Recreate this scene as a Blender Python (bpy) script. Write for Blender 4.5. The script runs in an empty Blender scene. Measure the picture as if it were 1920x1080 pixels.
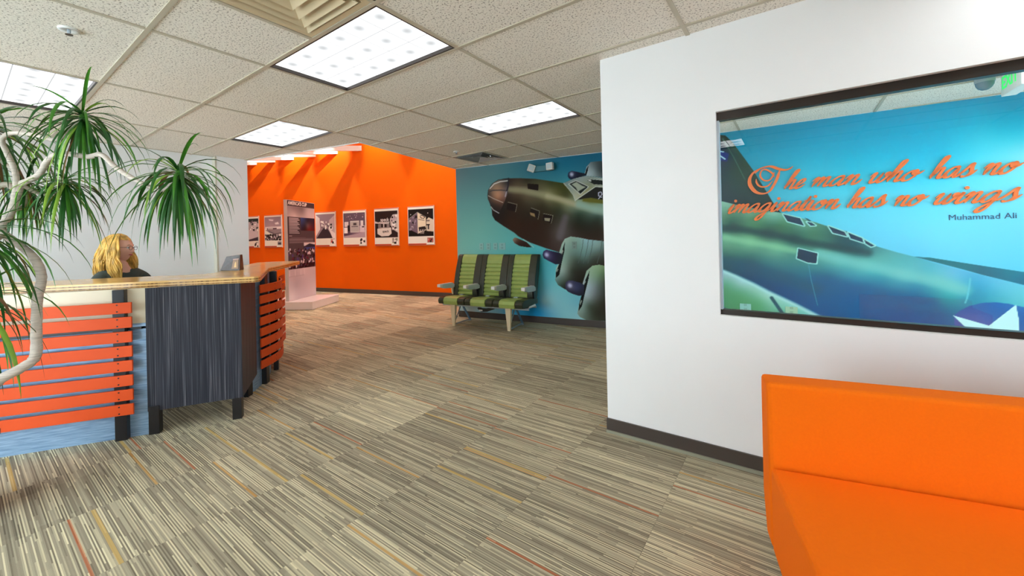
import bpy, bmesh, math, random
import numpy as np
from mathutils import Vector, Matrix
random.seed(7); rng = np.random.default_rng(7)
SC = bpy.context.scene; COL = SC.collection
EXPOSURE = 0.90; SKY = 5.2; LENS_E = 1.05; LENS_LO = 0.38; LENS2_E = 6.5; LENS3_E = 4.2; SPOT_W = 85; HALL_W = 20
PI = math.pi
H0 = 1.3646          # lens height
CZ = 2.5725          # ceiling height

# ---------------------------------------------------------------- camera
cam = bpy.data.cameras.new('camera'); co = bpy.data.objects.new('camera', cam); COL.objects.link(co)
yaw, roll = -0.6119, -0.0224
F = Vector((math.sin(yaw), math.cos(yaw), 0)); R0 = Vector((math.cos(yaw), -math.sin(yaw), 0)); U0 = Vector((0, 0, 1))
CR = math.cos(roll) * R0 + math.sin(roll) * U0; CU = -math.sin(roll) * R0 + math.cos(roll) * U0
mw = Matrix.Identity(4)
for i in range(3):
    mw[i][0] = CR[i]; mw[i][1] = CU[i]; mw[i][2] = -F[i]
mw[2][3] = H0
co.matrix_world = mw
cam.sensor_width = 36; cam.lens = 741.9 / 1920 * 36
cam.shift_x = (960 - 967.4) / 1920; cam.shift_y = (444.1 - 540) / 1920
cam.clip_start = 0.05; cam.clip_end = 200
SC.camera = co

# ---------------------------------------------------------------- world, exposure
SC.view_settings.view_transform = 'Standard'; SC.view_settings.look = 'None'
SC.view_settings.gamma = 1; SC.view_settings.use_curve_mapping = False
SC.view_settings.exposure = EXPOSURE
w = bpy.data.worlds.new('sky'); SC.world = w; w.use_nodes = True
bg = w.node_tree.nodes['Background']; bg.inputs[0].default_value = (0.80, 0.90, 1.0, 1); bg.inputs[1].default_value = SKY

# ---------------------------------------------------------------- materials
def lin(c):
    out = []
    for v in c[:3]:
        v = v / 255.0
        out.append(v / 12.92 if v <= 0.04045 else ((v + 0.055) / 1.055) ** 2.4)
    return (*out, 1)
MATS = {}
def mat(name, c, rough=0.6, metal=0.0, var=0.0, scale=8.0, stretch=(1, 1, 1), bump=0.0, bscale=60.0, spec=0.5, coords='Object'):
    if name in MATS: return MATS[name]
    m = bpy.data.materials.new(name); m.use_nodes = True; nt = m.node_tree; b = nt.nodes['Principled BSDF']
    b.inputs['Roughness'].default_value = rough; b.inputs['Metallic'].default_value = metal
    b.inputs['Specular IOR Level'].default_value = spec
    tc = nt.nodes.new('ShaderNodeTexCoord'); mp = nt.nodes.new('ShaderNodeMapping'); mp.inputs['Scale'].default_value = stretch
    nt.links.new(tc.outputs[coords], mp.inputs[0])
    n = nt.nodes.new('ShaderNodeTexNoise'); n.inputs['Scale'].default_value = scale; n.inputs['Detail'].default_value = 4
    nt.links.new(mp.outputs[0], n.inputs[0])
    r = nt.nodes.new('ShaderNodeValToRGB'); L = lin(c)
    v = max(var, 0.012)
    r.color_ramp.elements[0].position = 0.3; r.color_ramp.elements[1].position = 0.7
    r.color_ramp.elements[0].color = (L[0] * (1 - v), L[1] * (1 - v), L[2] * (1 - v), 1)
    r.color_ramp.elements[1].color = (min(1, L[0] * (1 + v)), min(1, L[1] * (1 + v)), min(1, L[2] * (1 + v)), 1)
    nt.links.new(n.outputs[0], r.inputs[0]); nt.links.new(r.outputs[0], b.inputs['Base Color'])
    if bump:
        n2 = nt.nodes.new('ShaderNodeTexNoise'); n2.inputs['Scale'].default_value = bscale; n2.inputs['Detail'].default_value = 3
        nt.links.new(mp.outputs[0], n2.inputs[0])
        bp = nt.nodes.new('ShaderNodeBump'); bp.inputs['Strength'].default_value = bump; bp.inputs['Distance'].default_value = 0.004
        nt.links.new(n2.outputs[0], bp.inputs['Height']); nt.links.new(bp.outputs[0], b.inputs['Normal'])
    MATS[name] = m
    return m
def node(nt, t, **kw):
    n = nt.nodes.new(t)
    for k, v in kw.items():
        if k.startswith('i'): n.inputs[int(k[1:])].default_value = v
        else: setattr(n, k, v)
    return n
def mth(nt, op, a, b=None, c=None):
    n = nt.nodes.new('ShaderNodeMath'); n.operation = op
    for i, v in enumerate((a, b, c)):
        if v is None: continue
        if isinstance(v, (int, float)): n.inputs[i].default_value = v
        else: nt.links.new(v, n.inputs[i])
    return n.outputs[0]
def base(name):
    m = bpy.data.materials.new(name); m.use_nodes = True; MATS[name] = m
    return m, m.node_tree, m.node_tree.nodes['Principled BSDF']
def ramp(nt, fac, stops, interp='LINEAR'):
    r = nt.nodes.new('ShaderNodeValToRGB'); r.color_ramp.interpolation = interp
    els = r.color_ramp.elements
    while len(els) < len(stops): els.new(0.5)
    for e, (p, c) in zip(els, stops):
        e.position = p; e.color = lin(c)
    nt.links.new(fac, r.inputs[0]); return r.outputs[0]

def carpet_mat():
    m, nt, b = base('striped carpet tile')
    b.inputs['Roughness'].default_value = 0.95; b.inputs['Specular IOR Level'].default_value = 0.1
    geo = node(nt, 'ShaderNodeNewGeometry'); sp = node(nt, 'ShaderNodeSeparateXYZ'); nt.links.new(geo.outputs['Position'], sp.inputs[0])
    X, Y = sp.outputs[0], sp.outputs[1]
    # tile cell ids
    tx = mth(nt, 'FLOOR', mth(nt, 'DIVIDE', mth(nt, 'ADD', X, 2.388 + 60.96), 0.6096))
    ty = mth(nt, 'FLOOR', mth(nt, 'DIVIDE', mth(nt, 'ADD', Y, 60.96 + 0.1), 0.6096))
    def wn(a, bb, cc):
        cx = node(nt, 'ShaderNodeCombineXYZ'); 
        for i, v in enumerate((a, bb, cc)):
            if isinstance(v, (int, float)): cx.inputs[i].default_value = v
            else: nt.links.new(v, cx.inputs[i])
        n = node(nt, 'ShaderNodeTexWhiteNoise'); nt.links.new(cx.outputs[0], n.inputs[0]); return n.outputs[0]
    tid = wn(tx, ty, 3.3)
    tid2 = wn(tx, ty, 9.1)
    row = mth(nt, 'FLOOR', mth(nt, 'DIVIDE', Y, 0.0052))
    # broken runs along x
    off = wn(row, 5.5, tx)
    seg = mth(nt, 'FLOOR', mth(nt, 'ADD', mth(nt, 'MULTIPLY', X, 1.9), mth(nt, 'MULTIPLY', off, 7.0)))
    v = wn(row, seg, tid)
    n = node(nt, 'ShaderNodeTexNoise'); n.inputs['Scale'].default_value = 420; nt.links.new(geo.outputs['Position'], n.inputs[0])
    v2 = mth(nt, 'ADD', v, mth(nt, 'MULTIPLY', mth(nt, 'SUBTRACT', n.outputs[0], 0.5), 0.55))
    # slow drift between blocks of a tile
    blk = wn(mth(nt, 'FLOOR', mth(nt, 'DIVIDE', Y, 0.045)), mth(nt, 'FLOOR', mth(nt, 'MULTIPLY', X, 2.3)), tid)
    v3 = mth(nt, 'ADD', v2, mth(nt, 'MULTIPLY', mth(nt, 'SUBTRACT', blk, 0.5), 0.16))
    odd = mth(nt, 'MODULO', mth(nt, 'ADD', row, 10000), 2.0)
    v3 = mth(nt, 'ADD', mth(nt, 'MULTIPLY', v3, 0.72), mth(nt, 'ADD', mth(nt, 'MULTIPLY', odd, 0.30), 0.0))
    v4 = mth(nt, 'ADD', v3, mth(nt, 'MULTIPLY', mth(nt, 'SUBTRACT', tid, 0.5), 0.34))
    v4 = mth(nt, 'ADD', mth(nt, 'MULTIPLY', v4, .76), .125)
    colr = ramp(nt, v4, [(0.0, (106, 99, 84)), (0.3, (142, 134, 114)), (0.5, (168, 160, 137)), (0.72, (210, 202, 168)), (1.0, (238, 230, 196))])
    # coloured accent yarns: one or two per tile
    def accent(seed, wid, c, keep):
        nonlocal colr
        pos = wn(tx, ty, seed)
        fy = mth(nt, 'FRACT', mth(nt, 'DIVIDE', mth(nt, 'ADD', Y, 60.96 + 0.1), 0.6096))
        d = mth(nt, 'ABSOLUTE', mth(nt, 'SUBTRACT', fy, mth(nt, 'ADD', mth(nt, 'MULTIPLY', pos, 0.9), 0.05)))
        on = mth(nt, 'MULTIPLY', mth(nt, 'LESS_THAN', d, wid), mth(nt, 'LESS_THAN', wn(tx, ty, seed + 1.7), keep))
        on = mth(nt, 'MULTIPLY', on, 0.62)
        mx = node(nt, 'ShaderNodeMix', data_type='RGBA'); nt.links.new(on, mx.inputs[0]); nt.links.new(colr, mx.inputs[6]); mx.inputs[7].default_value = lin(c)
        colr = mx.outputs[2]
    accent(21.0, 0.009, (190, 92, 40), 0.5); accent(31.0, 0.013, (214, 178, 96), 0.45); accent(41.0, 0.010, (205, 150, 62), 0.4)
    nt.links.new(colr, b.inputs['Base Color'])
    bp = node(nt, 'ShaderNodeBump'); bp.inputs['Strength'].default_value = 0.2; bp.inputs['Distance'].default_value = 0.003
    nt.links.new(v2, bp.inputs['Height']); nt.links.new(bp.outputs[0], b.inputs['Normal'])
    return m
def tile_mat():
    m, nt, b = base('fissured ceiling tile')
    b.inputs['Roughness'].default_value = 0.95; b.inputs['Specular IOR Level'].default_value = 0.1
    geo = node(nt, 'ShaderNodeNewGeometry')
    n = node(nt, 'ShaderNodeTexNoise'); n.inputs['Scale'].default_value = 95; n.inputs['Detail'].default_value = 2.0; n.inputs['Roughness'].default_value = 0.6
    nt.links.new(geo.outputs['Position'], n.inputs[0])
    c = ramp(nt, n.outputs[0], [(0.0, (140, 132, 120)), (0.375, (166, 157, 145)), (0.43, (240, 234, 222)), (1.0, (246, 241, 230))])
    nt.links.new(c, b.inputs['Base Color'])
    bp = node(nt, 'ShaderNodeBump'); bp.inputs['Strength'].default_value = 0.4; bp.inputs['Distance'].default_value = 0.003
    nt.links.new(n.outputs[0], bp.inputs['Height']); nt.links.new(bp.outputs[0], b.inputs['Normal'])
    return m
def lens_mat(strength, name):
    m = bpy.data.materials.new(name); m.use_nodes = True; MATS[name] = m; nt = m.node_tree; nt.nodes.clear()
    out = node(nt, 'ShaderNodeOutputMaterial'); em = node(nt, 'ShaderNodeEmission'); nt.links.new(em.outputs[0], out.inputs[0])
    tc = node(nt, 'ShaderNodeTexCoord'); sp = node(nt, 'ShaderNodeSeparateXYZ'); nt.links.new(tc.outputs['Generated'], sp.inputs[0])
    fx = mth(nt, 'FRACT', mth(nt, 'MULTIPLY', sp.outputs[0], 6)); fy = mth(nt, 'FRACT', mth(nt, 'MULTIPLY', sp.outputs[1], 3))
    dx = mth(nt, 'ABSOLUTE', mth(nt, 'SUBTRACT', fx, 0.5)); dy = mth(nt, 'ABSOLUTE', mth(nt, 'SUBTRACT', fy, 0.5))
    r2 = mth(nt, 'ADD', mth(nt, 'MULTIPLY', dx, dx), mth(nt, 'MULTIPLY', dy, dy))
    q = mth(nt, 'MINIMUM', mth(nt, 'DIVIDE', mth(nt, 'POWER', r2, 0.5), 0.50), 1.0)
    blob = mth(nt, 'MULTIPLY', mth(nt, 'MULTIPLY', q, q), mth(nt, 'SUBTRACT', 3.0, mth(nt, 'MULTIPLY', q, 2.0)))
    v = mth(nt, 'ADD', mth(nt, 'MULTIPLY', blob, 1 - LENS_LO / strength), LENS_LO / strength)
    edge = mth(nt, 'GREATER_THAN', mth(nt, 'MAXIMUM', dx, dy), 0.482)
    v = mth(nt, 'MULTIPLY', v, mth(nt, 'SUBTRACT', 1.0, mth(nt, 'MULTIPLY', edge, 1 - (LENS_LO - .02) / strength)))
    nt.links.new(mth(nt, 'MULTIPLY', v, strength), em.inputs['Strength']); em.inputs[0].default_value = (0.96, 0.985, 1.0, 1)
    return m
def glass_mat():
    m = bpy.data.materials.new('clear glass'); m.use_nodes = True; MATS['clear glass'] = m; nt = m.node_tree; nt.nodes.clear()
    out = node(nt, 'ShaderNodeOutputMaterial'); mx = node(nt, 'ShaderNodeMixShader'); t = node(nt, 'ShaderNodeBsdfTransparent'); g = node(nt, 'ShaderNodeBsdfGlossy')
    g.inputs['Roughness'].default_value = 0.0; t.inputs[0].default_value = (0.97, 0.99, 0.985, 1)
    fr = node(nt, 'ShaderNodeFresnel'); fr.inputs[0].default_value = 1.5
    nt.links.new(mth(nt, 'MULTIPLY', fr.outputs[0], 1.0), mx.inputs[0]); nt.links.new(t.outputs[0], mx.inputs[1]); nt.links.new(g.outputs[0], mx.inputs[2]); nt.links.new(mx.outputs[0], out.inputs[0])
    return m
def laminate_mat():
    m, nt, b = base('streaked charcoal laminate')
    b.inputs['Roughness'].default_value = 0.5; b.inputs['Specular IOR Level'].default_value = 0.3
    tc = node(nt, 'ShaderNodeNewGeometry')
    mp = node(nt, 'ShaderNodeMapping'); mp.inputs['Scale'].default_value = (170, 170, 1.6); nt.links.new(tc.outputs['Position'], mp.inputs[0])
    n = node(nt, 'ShaderNodeTexNoise'); n.inputs['Scale'].default_value = 1.0; n.inputs['Detail'].default_value = 3; nt.links.new(mp.outputs[0], n.inputs[0])
    c = ramp(nt, n.outputs[0], [(0.28, (22, 24, 32)), (0.5, (46, 48, 58)), (0.62, (68, 69, 78)), (0.76, (132, 130, 134))])
    nt.links.new(c, b.inputs['Base Color']); return m
def brushed_mat():
    m, nt, b = base('brushed aluminium sheet')
    b.inputs['Roughness'].default_value = 0.38; b.inputs['Metallic'].default_value = 0.35
    tc = node(nt, 'ShaderNodeNewGeometry')
    mp = node(nt, 'ShaderNodeMapping'); mp.inputs['Scale'].default_value = (9, 9, 150); nt.links.new(tc.outputs['Position'], mp.inputs[0])
    n = node(nt, 'ShaderNodeTexNoise'); n.inputs['Scale'].default_value = 1.0; n.inputs['Detail'].default_value = 4; nt.links.new(mp.outputs[0], n.inputs[0])
    c = ramp(nt, n.outputs[0], [(0.3, (112, 144, 178)), (0.7, (160, 190, 216))])
    nt.links.new(c, b.inputs['Base Color']); return m
def bamboo_mat():
    m, nt, b = base('bamboo counter board')
    b.inputs['Roughness'].default_value = 0.16
    geo = node(nt, 'ShaderNodeNewGeometry'); sp = node(nt, 'ShaderNodeSeparateXYZ'); nt.links.new(geo.outputs['Position'], sp.inputs[0])
    rot = node(nt, 'ShaderNodeMapping'); rot.inputs['Rotation'].default_value = (0, 0, math.radians(-52.5)); nt.links.new(geo.outputs['Position'], rot.inputs[0])
    mp = node(nt, 'ShaderNodeMapping'); mp.inputs['Scale'].default_value = (3, 60, 1); nt.links.new(rot.outputs[0], mp.inputs[0])
    n = node(nt, 'ShaderNodeTexNoise'); n.inputs['Scale'].default_value = 1.0; n.inputs['Detail'].default_value = 2; nt.links.new(mp.outputs[0], n.inputs[0])
    top = ramp(nt, n.outputs[0], [(0.3, (222, 172, 96)), (0.7, (244, 204, 136))])
    # ply edge seen between top and underside
    mp2 = node(nt, 'ShaderNodeMapping'); mp2.inputs['Scale'].default_value = (70, 70, 8); nt.links.new(geo.outputs['Position'], mp2.inputs[0])
    n2 = node(nt, 'ShaderNodeTexNoise'); n2.inputs['Scale'].default_value = 1.0; nt.links.new(mp2.outputs[0], n2.inputs[0])
    dark = ramp(nt, n2.outputs[0], [(0.35, (120, 84, 44)), (0.65, (186, 140, 80))])
    z = sp.outputs[2]
    d1 = mth(nt, 'LESS_THAN', mth(nt, 'ABSOLUTE', mth(nt, 'SUBTRACT', z, 1.0815)), 0.0048)
    d2 = mth(nt, 'LESS_THAN', mth(nt, 'ABSOLUTE', mth(nt, 'SUBTRACT', z, 1.0635)), 0.0048)
    mx = node(nt, 'ShaderNodeMix', data_type='RGBA'); nt.links.new(mth(nt, 'MAXIMUM', d1, d2), mx.inputs[0]); nt.links.new(top, mx.inputs[6]); nt.links.new(dark, mx.inputs[7])
    nt.links.new(mx.outputs[2], b.inputs['Base Color']); return m
def vcol_mat(name, rough=0.6, spec=0.12):
    m, nt, b = base(name)
    b.inputs['Roughness'].default_value = rough; b.inputs['Specular IOR Level'].default_value = spec
    a = node(nt, 'ShaderNodeVertexColor'); a.layer_name = 'print'; nt.links.new(a.outputs[0], b.inputs['Base Color']); return m
CARPET = carpet_mat(); TILE = tile_mat(); LENS = lens_mat(LENS_E, 'prismatic troffer lens'); LENS2 = lens_mat(LENS2_E, 'added glass room troffer lens'); LENS3 = lens_mat(LENS3_E, 'added unseen troffer lens')  # the two brighter lenses serve unseen troffers added as fill light
GLASS = glass_mat(); LAM = laminate_mat(); BRUSH = brushed_mat(); BAMBOO = bamboo_mat(); PRINT = vcol_mat('printed wall vinyl')
WHITE = mat('white wall paint', (240, 241, 240), 0.55, var=0.015, scale=2, bump=0.05, bscale=200)
ORANGE = mat('orange wall paint', (238, 100, 3), 0.7, var=0.02, scale=2, spec=.08)
TEE = mat('cream ceiling grid', (192, 183, 162), 0.5)
VINYL = mat('dark brown vinyl base', (72, 62, 56), 0.4)
DARKF = mat('dark bronze metal', (58, 52, 48), 0.35, 0.6)
BLACK = mat('black painted steel', (26, 24, 26), 0.35)
SLATM = mat('orange painted board', (220, 80, 28), 0.5, var=0.05, scale=3, spec=.25)
CREAM = mat('cream frosted panel', (222, 208, 178), 0.35)
SOFA = mat('orange wool upholstery', (255, 118, 2), 0.85, var=0.03, scale=120, bump=0.25, bscale=900, spec=0.2)
GREEN = mat('green leather', (156, 178, 94), 0.42, var=0.06, scale=14)
DGREEN = mat('dark olive leather', (46, 52, 34), 0.4, var=0.06, scale=12)
ALU = mat('aluminium', (190, 205, 215), 0.35, 0.5)
IVORY = mat('ivory enamel', (232, 214, 178), 0.4)
WPLAS = mat('white plastic', (235, 236, 232), 0.4)
GPLAS = mat('pale grey plastic', (205, 222, 226), 0.4)

# ---------------------------------------------------------------- mesh helpers
class MB:
    def __init__(s): s.v = []; s.f = []
    def add(s, vs, fs):
        o = len(s.v); s.v += [tuple(v) for v in vs]; s.f += [tuple(i + o for i in f) for f in fs]; return s
    def box(s, x0, y0, z0, x1, y1, z1, M=None):
        vs = [Vector(p) for p in ((x0, y0, z0), (x1, y0, z0), (x1, y1, z0), (x0, y1, z0), (x0, y0, z1), (x1, y0, z1), (x1, y1, z1), (x0, y1, z1))]
        if M is not None: vs = [M @ p for p in vs]
        return s.add(vs, [(0, 3, 2, 1), (4, 5, 6, 7), (0, 1, 5, 4), (1, 2, 6, 5), (2, 3, 7, 6), (3, 0, 4, 7)])
    def prism(s, poly, z0, z1, M=None):
        a = sum(poly[i][0] * poly[(i + 1) % len(poly)][1] - poly[(i + 1) % len(poly)][0] * poly[i][1] for i in range(len(poly)))
        if a < 0: poly = poly[::-1]
        n = len(poly); vs = [Vector((x, y, z0)) for x, y in poly] + [Vector((x, y, z1)) for x, y in poly]
        if M is not None: vs = [M @ p for p in vs]
        return s.add(vs, [tuple(range(n))[::-1], tuple(range(n, 2 * n))] + [(i, (i + 1) % n, n + (i + 1) % n, n + i) for i in range(n)])
    def tube(s, pts, rad, n=8, cap=True):
        pts = [Vector(p) for p in pts]; m = len(pts); rad = rad if hasattr(rad, '__len__') else [rad] * m
        up = Vector((0.13, 0.21, 0.97)); vs = []
        for i, p in enumerate(pts):
            t = (pts[min(i + 1, m - 1)] - pts[max(i - 1, 0)]).normalized()
            a = t.cross(up)
            if a.length < 1e-3: a = t.cross(Vector((1, 0, 0)))
            a.normalize(); b = t.cross(a).normalized()
            for k in range(n):
                q = 2 * PI * k / n; vs.append(p + (a * math.cos(q) + b * math.sin(q)) * rad[i])
        fs = [(i * n + k, i * n + (k + 1) % n, (i + 1) * n + (k + 1) % n, (i + 1) * n + k) for i in range(m - 1) for k in range(n)]
        if cap: fs += [tuple(range(n))[::-1], tuple(range((m - 1) * n, m * n))]
        return s.add(vs, fs)
    def cyl(s, c, r, z0, z1, n=24, r1=None):
        r1 = r if r1 is None else r1
        vs = [(c[0] + r * math.cos(2 * PI * k / n), c[1] + r * math.sin(2 * PI * k / n), z0) for k in range(n)] + [(c[0] + r1 * math.cos(2 * PI * k / n), c[1] + r1 * math.sin(2 * PI * k / n), z1) for k in range(n)]
        return s.add(vs, [tuple(range(n))[::-1], tuple(range(n, 2 * n))] + [(k, (k + 1) % n, n + (k + 1) % n, n + k) for k in range(n)])
    def lathe(s, prof, c=(0, 0, 0), n=24, M=None):
        m = len(prof); vs = []
        for r, z in prof:
            for k in range(n): 
                p = Vector((r * math.cos(2 * PI * k / n), r * math.sin(2 * PI * k / n), z))
                if M is not None: p = M @ p
                vs.append(p + Vector(c))
        return s.add(vs, [(i * n + k, i * n + (k + 1) % n, (i + 1) * n + (k + 1) % n, (i + 1) * n + k) for i in range(m - 1) for k in range(n)])
    def build(s, name, m, parent=None, smooth=False, bevel=0, seg=2):
        me = bpy.data.meshes.new(name); me.from_pydata(s.v, [], s.f); me.update()
        if bevel:
            bm = bmesh.new(); bm.from_mesh(me); bmesh.ops.recalc_face_normals(bm, faces=bm.faces)
            es = [e for e in bm.edges if len(e.link_faces) == 2 and e.calc_face_angle(0) > 0.5]
            bmesh.ops.bevel(bm, geom=es, offset=bevel, segments=seg, affect='EDGES', profile=0.7)
            bm.to_mesh(me); bm.free()
        me.materials.append(m)
        if smooth: me.shade_smooth()
        return link(me, name, parent)
def link(me, name, parent=None):
    o = bpy.data.objects.new(name, me); COL.objects.link(o)
    if parent is not None:
        o.parent = parent; o.matrix_parent_inverse = Matrix.Translation(parent.location).to_4x4().inverted() if not parent.get('_rot') else Matrix.Identity(4)
    return o
def thing(name, label, cat, loc=(0, 0, 0), group=None):
    o = bpy.data.objects.new(name, None); COL.objects.link(o); o.location = loc; o.empty_display_size = 0.1
    tag(o, label, cat, group); return o
def tag(o, label, cat, group=None):
    o['label'] = label; o['category'] = cat
    if group: o['group'] = group
    return o
def struct(o): o['kind'] = 'structure'; return o
def snode(name, loc=(0, 0, 0)):
    o = bpy.data.objects.new(name, None); COL.objects.link(o); o.location = loc; o['kind'] = 'structure'; return o
def frame(o, ang, z=0.0):   # local x along the wall, y away from it, z up
    return Matrix.Translation((o[0], o[1], z)) @ Matrix.Rotation(ang, 4, 'Z')
def crom(pts, n=6):
    P = [Vector(p) for p in pts]; P = [P[0] * 2 - P[1]] + P + [P[-1] * 2 - P[-2]]; out = []
    for i in range(1, len(P) - 2):
        for k in range(n):
            t = k / n; a, b, c, d = P[i - 1], P[i], P[i + 1], P[i + 2]
            out.append(0.5 * ((2 * b) + (c - a) * t + (2 * a - 5 * b + 4 * c - d) * t * t + (3 * b - a - 3 * c + d) * t ** 3))
    out.append(P[-2]); return out
def text_mesh(txt, size, name, m, parent, M, extrude=0.0005, sx=1.0, bold=0.0, fit=None):
    cu = bpy.data.curves.new(name, 'FONT'); cu.body = txt; cu.size = size; cu.extrude = extrude; cu.resolution_u = 3; cu.offset = bold
    o = bpy.data.objects.new(name, cu); COL.objects.link(o); bpy.context.view_layer.update()
    me = bpy.data.meshes.new_from_object(o.evaluated_get(bpy.context.evaluated_depsgraph_get())); bpy.data.objects.remove(o)
    xs = [v.co.x for v in me.vertices]; wd = max(xs) - min(xs)
    if fit: me.transform(Matrix.Translation((-min(xs), 0, 0))); sx = fit / wd
    me.transform(Matrix.Diagonal((sx, 1, 1, 1))); me.transform(M); me.materials.clear(); me.materials.append(m); me.name = name
    return link(me, name, parent)

# ---------------------------------------------------------------- painted prints
class Art:
    def __init__(s, x0, x1, y0, y1, nx, ny):
        s.nx, s.ny = nx, ny; s.b = (x0, x1, y0, y1)
        s.X, s.Y = np.meshgrid(np.linspace(x0, x1, nx), np.linspace(y0, y1, ny)); s.c = np.full((ny, nx, 3), 200.0)
    def col(s, f, X, Y):
        if len(f) == 3 and not hasattr(f[0], '__len__'): return np.array(f, float)
        p = np.array([q[:2] for q in f], float); c = np.array([q[2:] for q in f], float); n = len(p)
        ph = lambda d2: -np.sqrt(d2 + 2e-3)
        A = np.zeros((n + 1, n + 1)); A[:n, :n] = ph(((p[:, None] - p[None]) ** 2).sum(-1)); A[:n, n] = A[n, :n] = 1; A[:n, :n] -= np.eye(n) * -.03
        wt = np.linalg.solve(A, np.vstack([c, np.zeros((1, 3))])); r = np.zeros(X.shape + (3,)) + wt[n]
        for (x, y), k in zip(p, wt[:n]): r += ph((X - x) ** 2 + (Y - y) ** 2)[..., None] * k
        return np.clip(r, c.min(0) * .8, np.minimum(c.max(0) * 1.05, 250))
    def put(s, sl, al, f):
        X, Y = s.X[sl], s.Y[sl]; s.c[sl] = s.c[sl] * (1 - al[..., None]) + s.col(f, X, Y) * al[..., None]
    def win(s, pts, m):
        xs = [p[0] for p in pts]; ys = [p[1] for p in pts]; x0, x1, y0, y1 = s.b
        fi = lambda v, a, b, n: int(np.clip((v - a) / (b - a) * (n - 1), 0, n - 1))
        i0, i1 = fi(min(xs) - m, x0, x1, s.nx), fi(max(xs) + m, x0, x1, s.nx) + 1; j0, j1 = fi(min(ys) - m, y0, y1, s.ny), fi(max(ys) + m, y0, y1, s.ny) + 1
        return (slice(j0, j1), slice(i0, i1))
    def dist(s, X, Y, pts):
        d = np.full(X.shape, 1e9)
        for (ax, ay), (bx, by) in zip(pts[:-1], pts[1:]):
            ux, uy = bx - ax, by - ay; L = ux * ux + uy * uy + 1e-12
            t = np.clip(((X - ax) * ux + (Y - ay) * uy) / L, 0, 1); d = np.minimum(d, (X - ax - t * ux) ** 2 + (Y - ay - t * uy) ** 2)
        return np.sqrt(d)
    def poly(s, pts, f, soft=0.004):
        sl = s.win(pts, soft); X, Y = s.X[sl], s.Y[sl]; ins = np.zeros(X.shape, bool); n = len(pts)
        for i in range(n):
            (ax, ay), (bx, by) = pts[i], pts[(i + 1) % n]
            if ay == by: continue
            ins ^= ((ay > Y) != (by > Y)) & (X < (bx - ax) * (Y - ay) / (by - ay) + ax)
        d = s.dist(X, Y, list(pts) + [pts[0]]); sd = np.where(ins, d, -d)
        s.put(sl, np.clip(sd / soft + 0.5, 0, 1), f)
    def line(s, pts, wdt, f):
        sl = s.win(pts, wdt); X, Y = s.X[sl], s.Y[sl]; d = s.dist(X, Y, pts)
        s.put(sl, np.clip((wdt / 2 - d) / (wdt * 0.35) + 0.5, 0, 1), f)
    def glow(s, pts, wdt, f, k=.8):
        sl = s.win(pts, wdt); X, Y = s.X[sl], s.Y[sl]; d = s.dist(X, Y, pts); s.put(sl, k * np.clip(1 - (d / wdt) ** 2, 0, 1) ** 2, f)
    def rect(s, x0, y0, x1, y1, f, soft=0.002): s.poly([(x0, y0), (x1, y0), (x1, y1), (x0, y1)], f, soft)
    def run(s, items):
        for it in items:
            if it[0] == 'bg': s.c = s.col(it[1], s.X, s.Y)
            elif it[0] == 'field': s.poly(it[1], it[2], it[3])
            elif it[0] == 'poly': s.poly(it[1], it[2], it[3])
            elif it[0] == 'line': s.line(it[1], it[2], it[3])
            elif it[0] == 'glow': s.glow(it[1], it[2], it[3], it[4])
    def mesh(s, name, M, m, parent=None, gain=(1, 1, 1)):
        nx, ny = s.nx, s.ny; me = bpy.data.meshes.new(name)
        co_ = np.zeros((nx * ny, 3)); co_[:, 0] = s.X.ravel(); co_[:, 2] = s.Y.ravel()
        Mn = np.array(M); co_ = co_ @ Mn[:3, :3].T + Mn[:3, 3]
        i = np.arange((nx - 1) * (ny - 1)); r, c = i // (nx - 1), i % (nx - 1); a = r * nx + c
        q = np.stack([a, a + 1, a + nx + 1, a + nx], 1)
        me.vertices.add(nx * ny); me.loops.add(q.size); me.polygons.add(len(q))
        me.vertices.foreach_set('co', co_.ravel()); me.loops.foreach_set('vertex_index', q.ravel().astype(np.int32)); me.polygons.foreach_set('loop_start', (np.arange(len(q)) * 4).astype(np.int32))
        me.update(calc_edges=True)
        rgb = np.clip(s.c, 0, 255) / 255;  rgb = np.where(rgb <= 0.04045, rgb / 12.92, ((rgb + 0.055) / 1.055) ** 2.4)
        rgb = np.minimum(rgb * np.array(gain), .9); ca = me.color_attributes.new('print', 'FLOAT_COLOR', 'POINT'); ca.data.foreach_set('color', np.concatenate([rgb.reshape(-1, 3), np.ones((nx * ny, 1))], 1).ravel())
        me.materials.append(m); return link(me, name, parent)
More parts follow.
